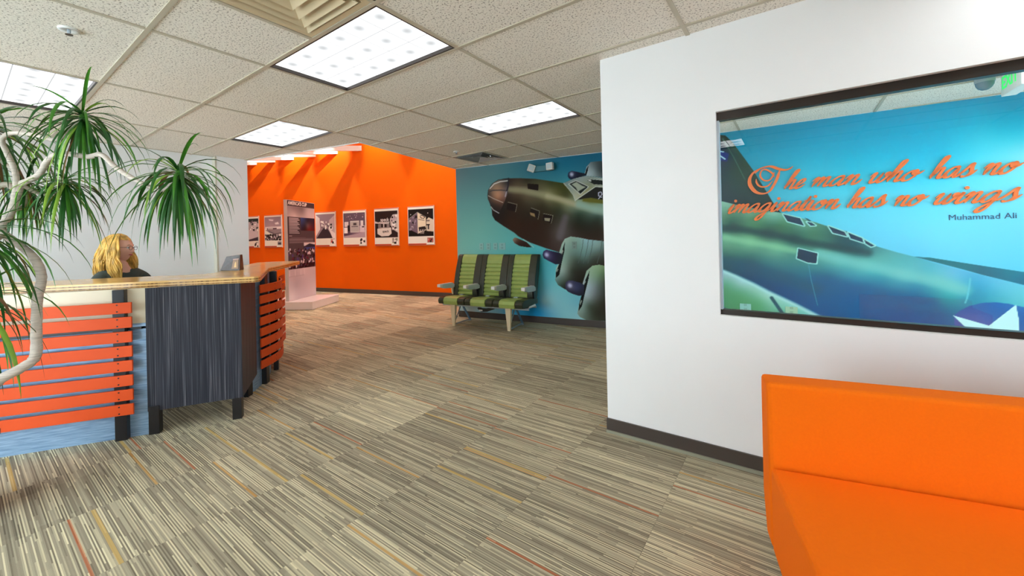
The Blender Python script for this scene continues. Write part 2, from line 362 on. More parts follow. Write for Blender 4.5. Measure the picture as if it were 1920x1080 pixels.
M1=[('bg',[(0.037,2.494,88,118,125),(0.799,2.487,80,125,132),(1.471,2.407,50,112,130),(2.004,2.439,28,110,138),(2.418,2.477,30,100,128),(2.808,2.474,30,100,130),(0.067,1.981,92,150,150),(0.467,1.596,108,175,168),(0.136,1.238,120,190,180),(0.767,1.231,110,188,182),(1.252,1.097,90,185,190),(1.526,0.886,80,190,205),(1.786,0.558,130,215,225),(1.95,0.156,150,220,230),(1.508,0.169,30,150,210),(1.422,0.376,40,165,215),(1.603,0.342,170,220,240),(0.111,0.313,170,200,205),(0.738,0.076,150,200,215),(2.165,0.331,120,195,215),(2.283,0.098,170,220,225),(1.036,0.096,90,180,220),(1.871,2.288,45,120,140),(1.998,2.195,60,140,155)]),('field',[(0.626,2.065),(0.635,2.13),(0.667,2.194),(0.745,2.268),(0.85,2.311),(1.012,2.324),(1.226,2.31),(1.502,2.276),(1.767,2.217),(1.972,2.17),(2.086,2.209),(2.198,2.241),(2.332,2.248),(2.568,2.198),(2.739,2.161),(4.149,1.936),(4.108,0.724),(2.568,1.073),(1.882,1.109),(1.648,1.178),(1.392,1.267),(1.275,1.323),(1.157,1.386),(1.189,1.37),(1.105,1.436),(0.919,1.545),(0.759,1.649),(0.708,1.73),(0.703,1.822),(0.668,1.93),(0.632,2.011)],[(1.054,2.269,55,45,38),(1.365,2.256,50,45,30),(1.766,2.174,62,64,32),(1.151,2.133,110,95,75),(1.36,2.08,118,108,85),(1.709,1.982,160,155,115),(2.016,1.877,150,155,115),(2.201,1.843,150,175,155),(2.44,1.747,130,170,160),(2.614,1.692,130,170,165),(2.384,1.903,105,105,40),(1.893,2.079,75,78,35),(2.018,1.974,60,62,32),(1.047,1.986,52,40,30),(1.218,1.975,60,50,34),(1.627,1.875,58,54,34),(1.886,1.763,50,55,35),(2.198,1.676,40,58,42),(2.496,1.617,48,62,50),(0.775,1.687,32,22,18),(1.066,1.611,52,32,18),(1.484,1.533,50,30,18),(1.752,1.586,48,40,26),(1.957,1.542,80,75,70),(1.903,1.422,95,90,90),(2.132,1.512,45,42,30),(2.373,1.41,50,42,32),(2.551,1.441,55,48,36),(1.344,1.411,50,32,20),(1.68,1.342,55,40,30),(0.926,1.811,36,28,22),(1.352,1.739,44,36,24)],0.01),('glow',[(1.051,2.14),(1.305,2.103),(1.577,2.027),(1.761,1.972),(1.991,1.891),(2.201,1.819),(2.44,1.747),(2.728,1.676)],0.085,(158,158,122),0.75),('glow',[(1.696,1.989),(1.89,1.933),(2.14,1.84)],0.06,(185,180,145),0.6),('glow',[(2.201,1.831),(2.44,1.747),(2.672,1.69)],0.09,(150,195,185),0.7),('glow',[(1.985,1.638),(1.944,1.518),(1.889,1.35)],0.09,(105,100,105),0.7),('field',[(0.626,2.065),(0.635,2.13),(0.667,2.194),(0.745,2.268),(0.85,2.311),(1.012,2.324),(1.044,2.321),(1.031,2.193),(0.99,2.041),(0.929,1.915),(0.852,1.789),(0.748,1.82),(0.69,1.889),(0.639,1.998)],[(0.849,2.272,110,100,90),(0.788,2.212,150,125,100),(0.906,2.19,120,95,75),(0.829,2.052,205,150,115),(0.74,2.084,150,115,92),(0.901,1.995,120,80,60),(0.751,1.925,60,45,38),(0.824,1.842,45,34,30),(0.649,2.09,60,55,52),(0.996,2.261,40,40,42),(1.006,2.092,110,105,115)],0.004),('line',[(0.675,2.181),(0.759,2.253),(0.879,2.283),(1.011,2.285)],0.018,(205,205,200)),('line',[(0.658,2.129),(0.727,2.148),(0.876,2.142),(0.993,2.125)],0.02,(72,68,68)),('line',[(0.641,2.064),(0.753,2.004),(0.915,1.935)],0.01,(190,175,160)),('line',[(0.689,1.876),(0.733,1.821),(0.836,1.763)],0.012,(185,190,190)),('line',[(1.029,2.322),(1.016,2.194),(0.984,2.093)],0.022,(40,38,42)),('line',[(0.985,2.106),(0.961,2.03)],0.016,(170,165,175)),('line',[(0.63,2.051),(0.643,2.156),(0.714,2.257),(0.836,2.315),(1.012,2.327)],0.008,(50,55,55)),('poly',[(1.363,2.212),(1.554,2.185),(1.549,2.085),(1.368,2.127)],(30,18,14),0.004),('poly',[(0.995,1.924),(1.166,1.882),(1.142,1.775),(0.977,1.815)],(30,18,14),0.004),('line',[(1.002,1.937),(1.173,1.888),(1.142,1.772)],0.007,(140,135,115)),('poly',[(1.409,1.812),(1.557,1.761),(1.534,1.656),(1.392,1.706)],(30,18,14),0.004),('line',[(1.423,1.818),(1.564,1.761),(1.534,1.637)],0.007,(140,135,115)),('poly',[(1.63,1.72),(1.78,1.683),(1.751,1.561),(1.614,1.616)],(30,18,14),0.004),('line',[(1.623,1.721),(1.787,1.683),(1.751,1.561)],0.007,(140,135,115)),('poly',[(1.394,1.75),(1.475,1.727),(1.487,1.671),(1.406,1.705)],(150,125,85),0.008),('poly',[(1.641,1.652),(1.74,1.642),(1.726,1.593),(1.647,1.608)],(150,145,120),0.008),('field',[(1.972,2.17),(2.086,2.209),(2.198,2.241),(2.332,2.248),(2.568,2.198),(2.739,2.161),(4.238,1.879),(4.234,1.707),(2.576,2.064),(2.46,2.079),(2.147,1.894),(2.118,1.991),(2.046,2.092)],[(2.022,2.154,120,140,140),(2.271,2.229,150,165,165),(2.509,2.197,150,165,160),(2.142,1.942,190,195,170),(2.328,2.048,150,150,110),(2.448,2.097,160,165,140),(2.413,2.135,130,140,120)],0.004),('poly',[(2.06,2.151),(2.166,2.185),(2.353,2.087),(2.229,1.99)],(28,34,34),0.003),('poly',[(2.097,2.142),(2.172,2.172),(2.256,2.112),(2.316,2.084),(2.23,2.043),(2.193,2.022),(2.164,2.083)],(165,175,155),0.014),('line',[(2.047,2.15),(2.166,2.193),(2.359,2.087),(2.229,1.978),(2.047,2.15)],0.009,(200,208,200)),('poly',[(2.46,2.079),(2.736,2.018),(4.233,1.646),(4.23,1.485),(2.732,1.847),(2.502,1.884),(2.385,1.914),(2.178,1.904)],(40,40,36),0.005),('line',[(2.147,1.894),(2.46,2.079),(2.623,2.061)],0.012,(205,212,200)),('poly',[(2.367,2.203),(2.738,2.126),(2.737,2.075),(2.437,2.116),(2.343,2.176)],(32,36,34),0.003),('line',[(2.349,2.187),(2.391,2.196),(2.579,2.168)],0.007,(190,200,190)),('poly',[(2.367,2.195),(2.397,2.183),(2.402,2.159),(2.354,2.169)],(200,205,200),0.005),('line',[(2.55,1.916),(2.504,1.942),(2.505,1.988),(2.54,1.997),(2.557,1.962),(2.503,1.895)],0.013,(190,195,215)),('line',[(1.972,2.168),(2.046,2.08),(2.118,1.979),(2.147,1.888)],0.012,(185,195,180)),('poly',[(2.264,1.91),(2.385,1.92),(2.732,1.836),(4.23,1.464),(4.229,1.424),(2.731,1.79),(2.263,1.875)],(105,105,40),0.02),('field',[(2.303,2.285),(2.335,2.389),(2.397,2.447),(2.492,2.449),(2.745,2.434),(4.335,2.324),(4.326,1.863),(2.739,2.178),(2.579,2.203),(2.332,2.25)],[(2.346,2.329,170,190,195),(2.444,2.413,90,105,108),(2.489,2.315,75,90,92),(2.441,2.296,160,180,185),(2.547,2.31,62,70,70)],0.004),('field',[(2.037,2.273),(2.049,2.326),(2.102,2.348),(2.176,2.327),(2.321,2.284),(2.326,2.257),(2.198,2.235),(2.086,2.215),(2.055,2.236)],[(2.1,2.292,150,160,190),(2.062,2.259,20,24,50),(2.151,2.311,22,24,50),(2.272,2.271,30,34,45),(2.124,2.242,25,28,48),(2.051,2.32,20,22,45)],0.004),('poly',[(2.309,2.279),(2.328,2.348),(2.362,2.398),(2.352,2.328),(2.326,2.257)],(15,18,20),0.004),('field',[(1.077,1.319),(1.111,1.353),(1.156,1.348),(1.231,1.317),(1.333,1.275),(1.419,1.191),(1.331,1.194),(1.198,1.216),(1.109,1.264)],[(1.11,1.319,150,130,110),(1.155,1.277,55,35,28),(1.332,1.234,45,28,22)],0.003),('line',[(1.268,1.323),(1.391,1.247),(1.448,1.193)],0.012,(150,205,200)),('field',[(1.805,0.761),(1.815,0.865),(1.893,0.996),(1.875,1.112),(1.919,1.241),(1.968,1.317),(2.063,1.351),(2.194,1.332),(2.348,1.298),(2.573,1.272),(3.07,1.238),(4.117,1.203),(4.101,0.355),(2.556,0.507),(2.241,0.569),(1.95,0.546),(1.843,0.606),(1.797,0.683)],[(1.968,1.304,170,200,185),(2.115,1.314,140,175,160),(2.032,1.188,130,165,155),(2.218,1.25,130,170,160),(2.296,1.274,150,195,205),(2.385,1.247,140,180,180),(2.472,1.221,150,185,180),(2.596,1.195,90,115,110),(1.946,0.957,150,180,165),(1.93,0.828,165,190,180),(2.147,0.997,70,85,75),(2.278,1.06,110,150,145),(2.405,1.023,70,80,70),(2.53,0.999,60,62,52),(2.077,0.831,55,60,48),(1.871,0.659,90,115,105),(1.938,0.584,45,50,40),(2.14,0.718,45,45,36),(2.337,0.81,45,42,34),(1.818,0.709,130,165,160),(2.71,0.878,48,46,38)],0.004),('line',[(2.258,1.299),(2.242,1.186),(2.207,1.048),(2.172,0.946)],0.008,(85,100,95)),('line',[(2.335,1.298),(2.32,1.186),(2.284,1.048),(2.25,0.947)],0.008,(85,100,95)),('line',[(2.405,1.297),(2.39,1.185),(2.355,1.048),(2.321,0.948)],0.008,(85,100,95)),('line',[(2.542,1.294),(2.527,1.184),(2.493,1.048),(2.46,0.949)],0.008,(85,100,95)),('poly',[(1.867,0.762),(1.811,0.716),(1.813,0.8),(1.878,0.957),(1.916,1.125),(1.97,1.272),(1.957,1.124),(1.912,0.957)],(20,22,20),0.004),('poly',[(1.908,1.06),(1.937,1.125),(1.931,1.163),(1.916,1.125)],(170,180,170),0.003),('poly',[(1.827,0.801),(1.855,0.846),(1.849,0.859),(1.828,0.833)],(150,165,155),0.003),('field',[(1.596,1.073),(1.611,1.126),(1.662,1.155),(1.759,1.132),(1.882,1.105),(1.929,1.073),(1.891,0.931),(1.809,0.924),(1.699,0.975),(1.616,1.02)],[(1.667,1.073,190,190,235),(1.632,1.113,40,35,75),(1.63,1.034,35,32,68),(1.73,1.099,45,40,72),(1.812,1.047,42,38,60),(1.755,0.982,50,45,75),(1.866,0.995,40,40,50),(1.658,1.014,45,40,75),(1.696,1.125,60,55,95)],0.004),('field',[(2.141,0.185),(2.185,0.39),(2.254,0.544),(2.236,0.645),(2.299,0.835),(2.39,0.911),(2.491,0.927),(2.565,0.913),(3.062,0.883),(4.109,0.79),(4.094,0.028),(2.546,0.1),(2.282,0.093),(2.179,0.137)],[(2.325,0.848,160,190,165),(2.465,0.899,150,185,145),(2.425,0.775,140,175,140),(2.562,0.778,90,120,85),(2.37,0.599,160,180,190),(2.316,0.447,170,190,195),(2.483,0.578,90,105,100),(2.221,0.266,150,180,170),(2.325,0.309,70,85,70),(2.516,0.382,60,60,48),(2.424,0.191,55,56,44),(2.548,0.162,60,60,46),(2.584,0.68,70,80,62),(2.699,0.391,55,52,42)],0.004),('poly',[(2.162,0.224),(2.171,0.326),(2.22,0.493),(2.276,0.696),(2.344,0.835),(2.328,0.722),(2.272,0.52),(2.216,0.303)],(20,22,20),0.004),('poly',[(2.183,0.301),(2.217,0.379),(2.205,0.391),(2.184,0.352)],(150,165,155),0.003),('poly',[(2.262,0.633),(2.285,0.671),(2.28,0.684),(2.263,0.658)],(150,165,155),0.003),('field',[(1.958,0.597),(1.973,0.656),(2.02,0.683),(2.087,0.678),(2.204,0.65),(2.262,0.62),(2.245,0.469),(2.174,0.453),(2.069,0.48),(2.003,0.509),(1.964,0.546)],[(2.035,0.606,205,210,240),(1.993,0.637,50,45,75),(1.991,0.547,45,42,68),(2.086,0.627,45,45,75),(2.137,0.565,70,75,120),(2.191,0.63,50,55,80),(2.201,0.504,42,42,55),(2.07,0.525,45,42,60)],0.004),('glow',[(1.662,1.076),(1.668,1.07)],0.05,(210,212,250),0.9),('glow',[(2.032,0.609),(2.037,0.604)],0.05,(215,220,250),0.9),('glow',[(2.098,2.294),(2.103,2.289)],0.045,(190,198,225),0.9)]
M2=[('bg',[(0.193,2.543,0,150,185),(0.814,2.389,0,165,205),(1.688,2.396,0,172,212),(2.402,2.45,0,160,195),(0.608,1.992,60,185,215),(1.269,2.097,0,185,220),(1.086,1.831,80,205,232),(1.874,2.078,10,190,228),(2.232,2.183,60,205,230),(2.444,2.007,150,228,240),(2.399,2.256,0,185,215),(1.474,1.688,110,212,238),(1.979,1.704,115,218,242),(2.327,1.776,130,222,242),(1.08,1.485,110,208,235),(1.468,1.303,120,205,236),(1.862,1.294,132,212,240),(2.321,1.383,130,208,238),(1.666,1.084,112,195,228),(2.381,0.99,110,200,232),(3.25,1.863,120,215,240),(3.239,1.006,110,200,232),(-0.055,1.599,60,160,190)]),('field',[(-0.152,2.662),(0.003,2.555),(0.08,2.535),(0.153,2.447),(0.357,2.09),(0.51,1.776),(0.568,1.649),(0.642,1.544),(-0.171,1.715)],[(0.022,2.505,20,45,45),(0.115,2.427,25,55,45),(0.242,2.219,30,60,50),(0.189,2.374,60,100,85),(0.073,2.195,22,55,70),(0.146,2.08,35,70,65),(0.066,1.873,22,60,68),(0.292,1.96,45,75,68),(0.413,1.742,22,58,60),(0.233,1.754,20,55,62),(0.55,1.63,18,50,52),(0.037,2.308,18,40,90)],0.004),('poly',[(-0.0,2.377),(0.113,2.309),(0.092,2.215),(-0.003,2.248)],(30,50,130),0.01),('line',[(0.003,2.355),(0.057,2.338)],0.012,(235,240,245)),('line',[(0.017,2.299),(0.07,2.25)],0.014,(235,240,245)),('line',[(0.05,2.5),(0.105,2.385),(0.168,2.249),(0.274,1.983)],0.01,(70,110,95)),('field',[(-0.17,1.781),(-0.009,1.753),(0.286,1.655),(0.549,1.589),(0.667,1.559),(0.83,1.495),(0.925,1.456),(1.018,1.414),(1.197,1.347),(1.341,1.259),(1.424,1.19),(1.479,1.167),(1.606,1.117),(1.719,1.078),(1.838,1.028),(2.099,0.934),(2.442,0.815),(2.855,0.68),(2.841,-0.321),(-0.132,-0.967),(-0.206,0.009)],[(0.063,1.696,170,195,170),(0.321,1.601,150,185,155),(0.549,1.548,150,190,175),(0.098,1.57,100,140,105),(0.409,1.513,95,150,100),(0.632,1.443,75,125,85),(0.134,1.439,25,60,62),(0.493,1.355,25,65,65),(0.829,1.416,110,155,130),(0.923,1.335,70,120,90),(0.745,1.279,22,72,72),(1.016,1.313,60,110,95),(1.136,1.215,22,75,85),(1.282,1.157,30,85,100),(0.055,1.291,145,185,145),(0.314,1.245,160,200,150),(0.576,1.18,140,185,145),(0.776,1.199,60,120,105),(1.012,1.119,120,170,150),(0.05,1.032,35,85,85),(0.31,1.035,30,85,95),(0.122,0.861,25,75,105),(0.397,0.911,18,80,110),(0.653,0.795,18,82,125),(0.9,0.962,60,130,135),(1.133,1.033,120,192,182),(1.35,0.97,115,195,192),(1.039,0.868,15,95,125),(1.275,0.743,8,95,145),(0.973,0.632,14,90,140),(1.197,0.455,16,90,145),(1.253,1.103,60,115,110),(1.458,1.077,100,165,160),(1.355,0.995,105,175,165),(1.652,1.013,90,170,175),(1.65,0.897,135,192,192),(1.88,0.853,120,190,190),(2.037,0.785,120,190,200),(1.837,0.978,85,170,188),(2.013,0.932,115,178,215),(2.072,0.86,80,165,195),(2.096,0.714,25,135,168),(2.139,0.814,45,155,195),(2.263,0.843,105,182,215),(2.342,0.751,100,185,208),(2.434,0.686,110,195,205),(2.261,0.699,70,170,190),(1.453,0.811,14,122,152),(1.741,0.746,8,112,150),(1.966,0.657,20,142,152),(1.246,0.694,0,92,145),(1.645,0.585,8,92,140),(1.92,0.542,20,95,140),(2.01,0.709,80,175,180),(1.347,0.498,8,90,142),(1.735,0.335,20,80,140),(2.784,0.553,90,180,200)],0.004),('glow',[(-0.137,1.427),(0.226,1.394),(0.578,1.312),(0.857,1.228),(1.135,1.173),(1.367,1.119)],0.07,(20,62,70),0.8),('glow',[(-0.139,1.339),(0.168,1.272),(0.456,1.212),(0.742,1.139)],0.06,(165,205,160),0.7),('glow',[(0.96,1.102),(1.199,1.034),(1.456,0.957),(1.65,0.894),(1.88,0.838),(2.062,0.761)],0.085,(135,195,190),0.75),('glow',[(-0.145,1.052),(0.218,0.97),(0.57,0.854),(0.912,0.727)],0.12,(24,82,110),0.6),('glow',[(0.921,0.833),(1.247,0.749),(1.55,0.684),(1.831,0.623)],0.1,(8,88,138),0.6),('glow',[(0.025,1.703),(0.321,1.626),(0.566,1.56)],0.03,(165,195,170),0.6),('field',[(-0.186,0.985),(0.005,0.906),(0.159,0.837),(0.34,0.742),(0.48,0.661),(0.731,0.534),(0.968,0.388),(1.119,0.257),(1.107,-0.415),(-0.219,-0.659)],[(0.008,0.869,200,205,215),(0.214,0.768,205,215,220),(0.479,0.624,205,220,210),(0.731,0.498,170,215,200),(0.937,0.395,120,180,175),(0.044,0.729,105,160,120),(0.211,0.63,110,165,120),(0.39,0.536,112,168,118),(0.114,0.432,100,155,108),(0.646,0.39,120,178,150),(0.469,0.087,90,140,110),(0.03,0.036,80,130,100)],0.008),('glow',[(-0.049,0.922),(0.159,0.832),(0.34,0.742),(0.48,0.661),(0.731,0.534),(0.999,0.381)],0.035,(215,228,225),0.9),('line',[(0.514,0.595),(0.645,0.37)],0.035,(45,85,100)),('line',[(0.69,0.505),(0.761,0.38)],0.02,(190,205,225)),('line',[(0.673,0.494),(0.728,0.377)],0.012,(50,80,95)),('poly',[(-0.039,0.464),(0.038,0.448),(0.132,0.391),(-0.041,0.366)],(40,90,125),0.006),('line',[(0.642,1.554),(0.798,1.501),(0.834,1.416),(0.682,1.471),(0.642,1.554)],0.022,(190,222,215)),('poly',[(0.642,1.554),(0.798,1.501),(0.834,1.416),(0.682,1.471)],(22,55,82),0.003),('line',[(0.858,1.459),(0.901,1.449),(0.937,1.415),(0.893,1.414),(0.858,1.459)],0.022,(190,222,215)),('poly',[(0.858,1.459),(0.901,1.449),(0.937,1.415),(0.893,1.414)],(22,55,82),0.003),('line',[(1.048,1.405),(1.183,1.338),(1.204,1.29),(1.085,1.331),(1.048,1.405)],0.022,(190,222,215)),('poly',[(1.048,1.405),(1.183,1.338),(1.204,1.29),(1.085,1.331)],(22,55,82),0.003),('line',[(1.212,1.331),(1.327,1.269),(1.337,1.222),(1.233,1.267),(1.212,1.331)],0.022,(190,222,215)),('poly',[(1.212,1.331),(1.327,1.269),(1.337,1.222),(1.233,1.267)],(22,55,82),0.003),('line',[(1.341,1.254),(1.424,1.19),(1.396,1.179),(1.354,1.212),(1.341,1.254)],0.022,(190,222,215)),('poly',[(1.341,1.254),(1.424,1.19),(1.396,1.179),(1.354,1.212)],(22,55,82),0.003),('line',[(0.776,1.163),(0.947,1.109),(0.936,0.998),(0.861,1.006),(0.762,1.053),(0.776,1.163)],0.022,(190,222,215)),('poly',[(0.776,1.163),(0.947,1.109),(0.936,0.998),(0.861,1.006),(0.762,1.053)],(22,55,82),0.003),('poly',[(0.838,1.505),(0.862,1.498),(0.906,1.461),(0.878,1.466)],(25,60,80),0.003),('field',[(1.719,1.078),(1.838,1.069),(2.1,1.013),(2.444,0.943),(2.857,0.861),(2.854,0.669),(2.443,0.824),(2.182,0.91),(2.057,0.958),(1.838,1.035)],[(1.793,1.066,20,110,120),(2.1,0.983,10,112,125),(2.383,0.918,0,125,145),(2.422,0.872,10,105,135),(2.183,0.936,20,95,120)],0.003),('line',[(2.105,0.873),(2.101,0.812),(2.083,0.689),(2.069,0.639)],0.012,(110,190,205)),('line',[(0.866,0.988),(0.886,0.817),(0.912,0.677),(0.938,0.537)],0.008,(70,140,165)),('field',[(1.989,0.51),(2.034,0.563),(2.094,0.61),(2.178,0.646),(2.26,0.656),(2.34,0.651),(2.44,0.623),(2.568,0.534),(2.638,0.314),(2.56,-0.039),(2.247,-0.211),(2.1,-0.116),(2.027,0.118),(1.996,0.362)],[(2.093,0.555,60,90,155),(2.26,0.628,0,95,170),(2.379,0.636,0,110,185),(2.176,0.501,85,100,165),(2.438,0.523,15,90,160),(2.048,0.392,95,95,160),(2.436,0.36,80,100,165),(2.251,0.029,30,70,140)],0.003),('poly',[(1.985,0.512),(2.22,0.435),(2.391,0.643),(2.405,0.521),(2.405,0.368),(2.601,0.276),(2.412,0.194),(2.392,-0.09),(2.268,0.127),(2.084,-0.033),(2.139,0.279),(2.107,0.355),(2.04,0.44)],(238,242,244),0.003)]
TSTROKES=[[(0.377,2.043),(0.414,2.081),(0.453,2.101),(0.531,2.109),(0.606,2.072),(0.665,2.054),(0.71,2.061),(0.743,2.086)],[(0.619,2.055),(0.593,1.967),(0.553,1.88),(0.51,1.819),(0.447,1.801),(0.377,1.83),(0.327,1.908),(0.323,1.983),(0.358,2.049),(0.414,2.085),(0.469,2.102)],[(0.566,1.983),(0.544,2.031),(0.488,2.077),(0.445,2.068),(0.429,2.01),(0.462,1.956),(0.516,1.951),(0.551,1.998),(0.567,2.037)],[(0.388,1.977),(0.391,1.935),(0.414,1.896),(0.453,1.879),(0.503,1.889),(0.547,1.939)]]
PLANT={'trunk': [(-3.386,0.067,0.606),(-3.329,0.131,0.694),(-3.303,0.199,0.74),(-3.306,0.246,0.788),(-3.393,0.258,0.911),(-3.479,0.271,1.078),(-3.52,0.291,1.194),(-3.579,0.274,1.295),(-3.675,0.231,1.374),(-3.75,0.178,1.444),(-3.764,0.168,1.491),(-3.717,0.201,1.582),(-3.673,0.232,1.736)],'b1': [(-3.717,0.201,1.582),(-3.678,0.217,1.714),(-3.665,0.213,1.811),(-3.671,0.185,1.914),(-3.657,0.17,1.979),(-3.585,0.197,2.009),(-3.455,0.263,1.994),(-3.316,0.336,1.956),(-3.255,0.379,2.005),(-3.194,0.422,2.071)],'b2': [(-3.673,0.232,1.736),(-3.555,0.291,1.783),(-3.442,0.321,1.865),(-3.316,0.36,1.884),(-3.13,0.43,1.852),(-3.028,0.465,1.855),(-2.914,0.496,1.782),(-2.781,0.541,1.709),(-2.617,0.607,1.637),(-2.542,0.635,1.668),(-2.513,0.655,1.707)],'b3': [(-3.707,0.209,1.715),(-3.712,0.181,1.732),(-3.726,0.134,1.686),(-3.74,0.088,1.564)],'b4': [(-3.673,0.232,1.736),(-3.687,0.296,1.69),(-3.657,0.366,1.683),(-3.608,0.4,1.75)],'b5': [(-3.665,0.213,1.811),(-3.792,0.149,1.91),(-3.84,0.115,2.066)],'b6': [(-3.717,0.201,1.582),(-3.817,0.253,1.623),(-3.881,0.27,1.743)],'b7': [(-3.75,0.178,1.444),(-3.66,0.119,1.398),(-3.585,0.074,1.441)],'b8': [(-3.74,0.088,1.564),(-3.589,0.047,1.272),(-3.484,0.059,1.107)]}
# ---------------------------------------------------------------- plan geometry
U0X, V0Y = -2.9468, 1.2568          # ceiling grid origin; pitch 1.2192 by 0.6096
gx = lambda u: U0X + 1.2192 * u
gy = lambda v: V0Y + 0.6096 * v
MO = Vector((-4.81, 5.07)); MA = math.atan2(0.41, 2.53)          # mural wall behind the seats
M2O = Vector((-0.734, 5.386)); M2A = math.atan2(0.193, 2.461)    # mural wall behind the glass
OO = Vector((-6.73, 6.59)); OA = math.radians(12.4)               # orange wall
MF, M2F, OF = frame(MO, MA), frame(M2O, M2A), frame(OO, OA)
EA, EB, EC = Vector((-6.569, 2.516)), Vector((-4.385, 2.929)), Vector((-4.825, 5.07))   # edge of the low ceiling

def clip(poly, p, n):       # keep the side where (q-p).n >= 0
    out = []
    for i in range(len(poly)):
        a, b = poly[i], poly[(i + 1) % len(poly)]; da = (a[0] - p[0]) * n[0] + (a[1] - p[1]) * n[1]; db = (b[0] - p[0]) * n[0] + (b[1] - p[1]) * n[1]
        if da >= 0: out.append(a)
        if (da >= 0) != (db >= 0):
            t = da / (da - db); out.append((a[0] + (b[0] - a[0]) * t, a[1] + (b[1] - a[1]) * t))
    return out
def nrm(a, b, s=1):
    d = (b - a).normalized(); return (-d.y * s, d.x * s)
nL1 = nrm(EA, EB)            # points into the hall (+y)
nL2 = nrm(EB, EC)            # points to -x side, into the hall
def pieces(rect):            # a rectangle of the low ceiling minus the high hall
    cx = sum(p[0] for p in rect) / 4
    mo, ma = (MO, MA) if cx < -1.0 else (M2O, M2A)
    if cx < -4.9: rect2 = rect
    else: rect2 = clip(rect, (mo.x, mo.y), (math.sin(ma), -math.cos(ma)))
    if len(rect2) < 3: return []
    a = clip(rect2, EA, (-nL1[0], -nL1[1]))
    bq = clip(rect2, EA, nL1)
    bq = clip(bq, EB, (-nL2[0], -nL2[1])) if len(bq) > 2 else []
    out = []
    for q in (a, bq):
        if len(q) > 2:
            ar = abs(sum(q[i][0] * q[(i + 1) % len(q)][1] - q[(i + 1) % len(q)][0] * q[i][1] for i in range(len(q)))) / 2
            if ar > 2e-4: out.append(q)
    return out

# ---------------------------------------------------------------- floor
XL, XR, YB, YN = -6.65, 4.0, -3.0, -1.75
flo = struct(MB().prism([(-14.5, -3.1), (4.2, -3.1), (4.2, 6.6), (-4.4, 8.0), (-14.5, 6.2)], -0.10, -0.006).build('floor', CARPET))
k0 = int(math.floor((-6.65 + 2.388) / 0.6096)); tile_me = {}
me_t = MB().box(0.0006, 0.0006, -0.006, 0.609, 0.609, 0.0).build('carpet_tile', CARPET, flo)
first = True
for i in range(k0, 5):
    for j in range(0, 9):
        x, y = -2.388 + 0.6096 * i, -0.1 + 0.6096 * j
        if x < -6.65 or x > 0.7: continue
        if y + .61 > 5.07 + (x + 4.81) * 0.162 and x > -5: continue
        if y > 2.6 and x > -1.7: continue
        o = me_t if first else me_t.copy()
        if not first: COL.objects.link(o)
        o.location = (x, y, 0); first = False

# ---------------------------------------------------------------- walls
wl = MB()
wl.prism([(XL - .12, YB), (XL, YB), (XL, 2.115), (XL + .11, 2.125), (XL + .11, 2.50), (XL - .12, 2.46)], 0, 2.62)
wall_left = struct(wl.build('wall_left', WHITE))
struct(MB().box(XL - .006, 2.104, 0.0, XL + .112, 2.1235, CZ).build('trim_1', mat('beige corner strip', (206, 200, 182), 0.5)))
struct(MB().box(XL, YB, 0, XL + .012, 2.10, .1).build('baseboard_left', VINYL))
# return of the white wall into the hall
struct(MB().prism([(-6.65, 2.46), (-6.54, 2.50), (-14.2, 0.86), (-14.2, 0.74)], 0, 4.7).build('wall_hall_near', WHITE))
struct(MB().prism([(-14.2, .7), (-14.05, .7), (-14.05, 5.2), (-14.2, 5.2)], 0, 4.7).build('wall_hall_end', WHITE))
# soffit faces that close the gap between low ceiling and hall ceiling
def seg_wall(a, b, t, z0, z1, name, m):
    n = Vector(nrm(a, b)); return struct(MB().prism([tuple(a), tuple(b), tuple(b + n * t), tuple(a + n * t)], z0, z1).build(name, m))
seg_wall(EA, EB, -.05, CZ + .012, 4.7, 'wall_soffit_near', WHITE)
seg_wall(EB, EC, -.05, CZ + .012, 4.7, 'wall_soffit_side', WHITE)
# orange wall, mural walls
struct(MB().box(-8.0, 0, 0, 2.2, .12, 4.75, OF).build('wall_orange', ORANGE))
struct(MB().box(-8.0, -.012, 0, 1.6, 0.0, .1, OF).build('baseboard_orange', VINYL))
struct(MB().prism([(-4.79, 5.20), (-4.67, 5.20), (-5.00, 7.05), (-5.12, 7.05)], 0, 4.7).build('wall_hall_side', WHITE))
struct(MB().box(0, 0.002, 0, 3.86, .12, 2.62, MF).build('wall_mural', WHITE))
struct(MB().box(-.2, 0.002, 0, 5.0, .12, 2.62, M2F).build('wall_glass_room_back', WHITE))
struct(MB().box(0.0, -.012, 0, 3.8, 0.0, .1, MF).build('baseboard_mural', VINYL))
struct(MB().box(-1.08, 2.72, 0, -.96, 5.66, 2.60).build('wall_partition', WHITE))
ew = MB().box(4.0, 1.22, 0, 4.12, 2.98, 2.60); ew.box(4.0, 5.32, 0, 4.12, 5.9, 2.6); ew.box(4.0, 2.98, 0, 4.12, 5.32, .1); ew.box(4.0, 2.98, 2.52, 4.12, 5.32, 2.6); ew.box(4.0, -1.87, 0, 4.12, -.62, 2.6); ew.box(4.0, -.62, 0, 4.12, 1.22, .10); ew.box(4.0, -.62, 2.02, 4.12, 1.22, 2.60); struct(ew.build('wall_right_end', WHITE))
# hall ceiling and deck above the tiles
struct(MB().prism([(-14.2, .6), (-4.3, 2.6), (-4.6, 7.2), (-14.2, 5.2)], 4.7, 4.8).build('ceiling_hall', WHITE))
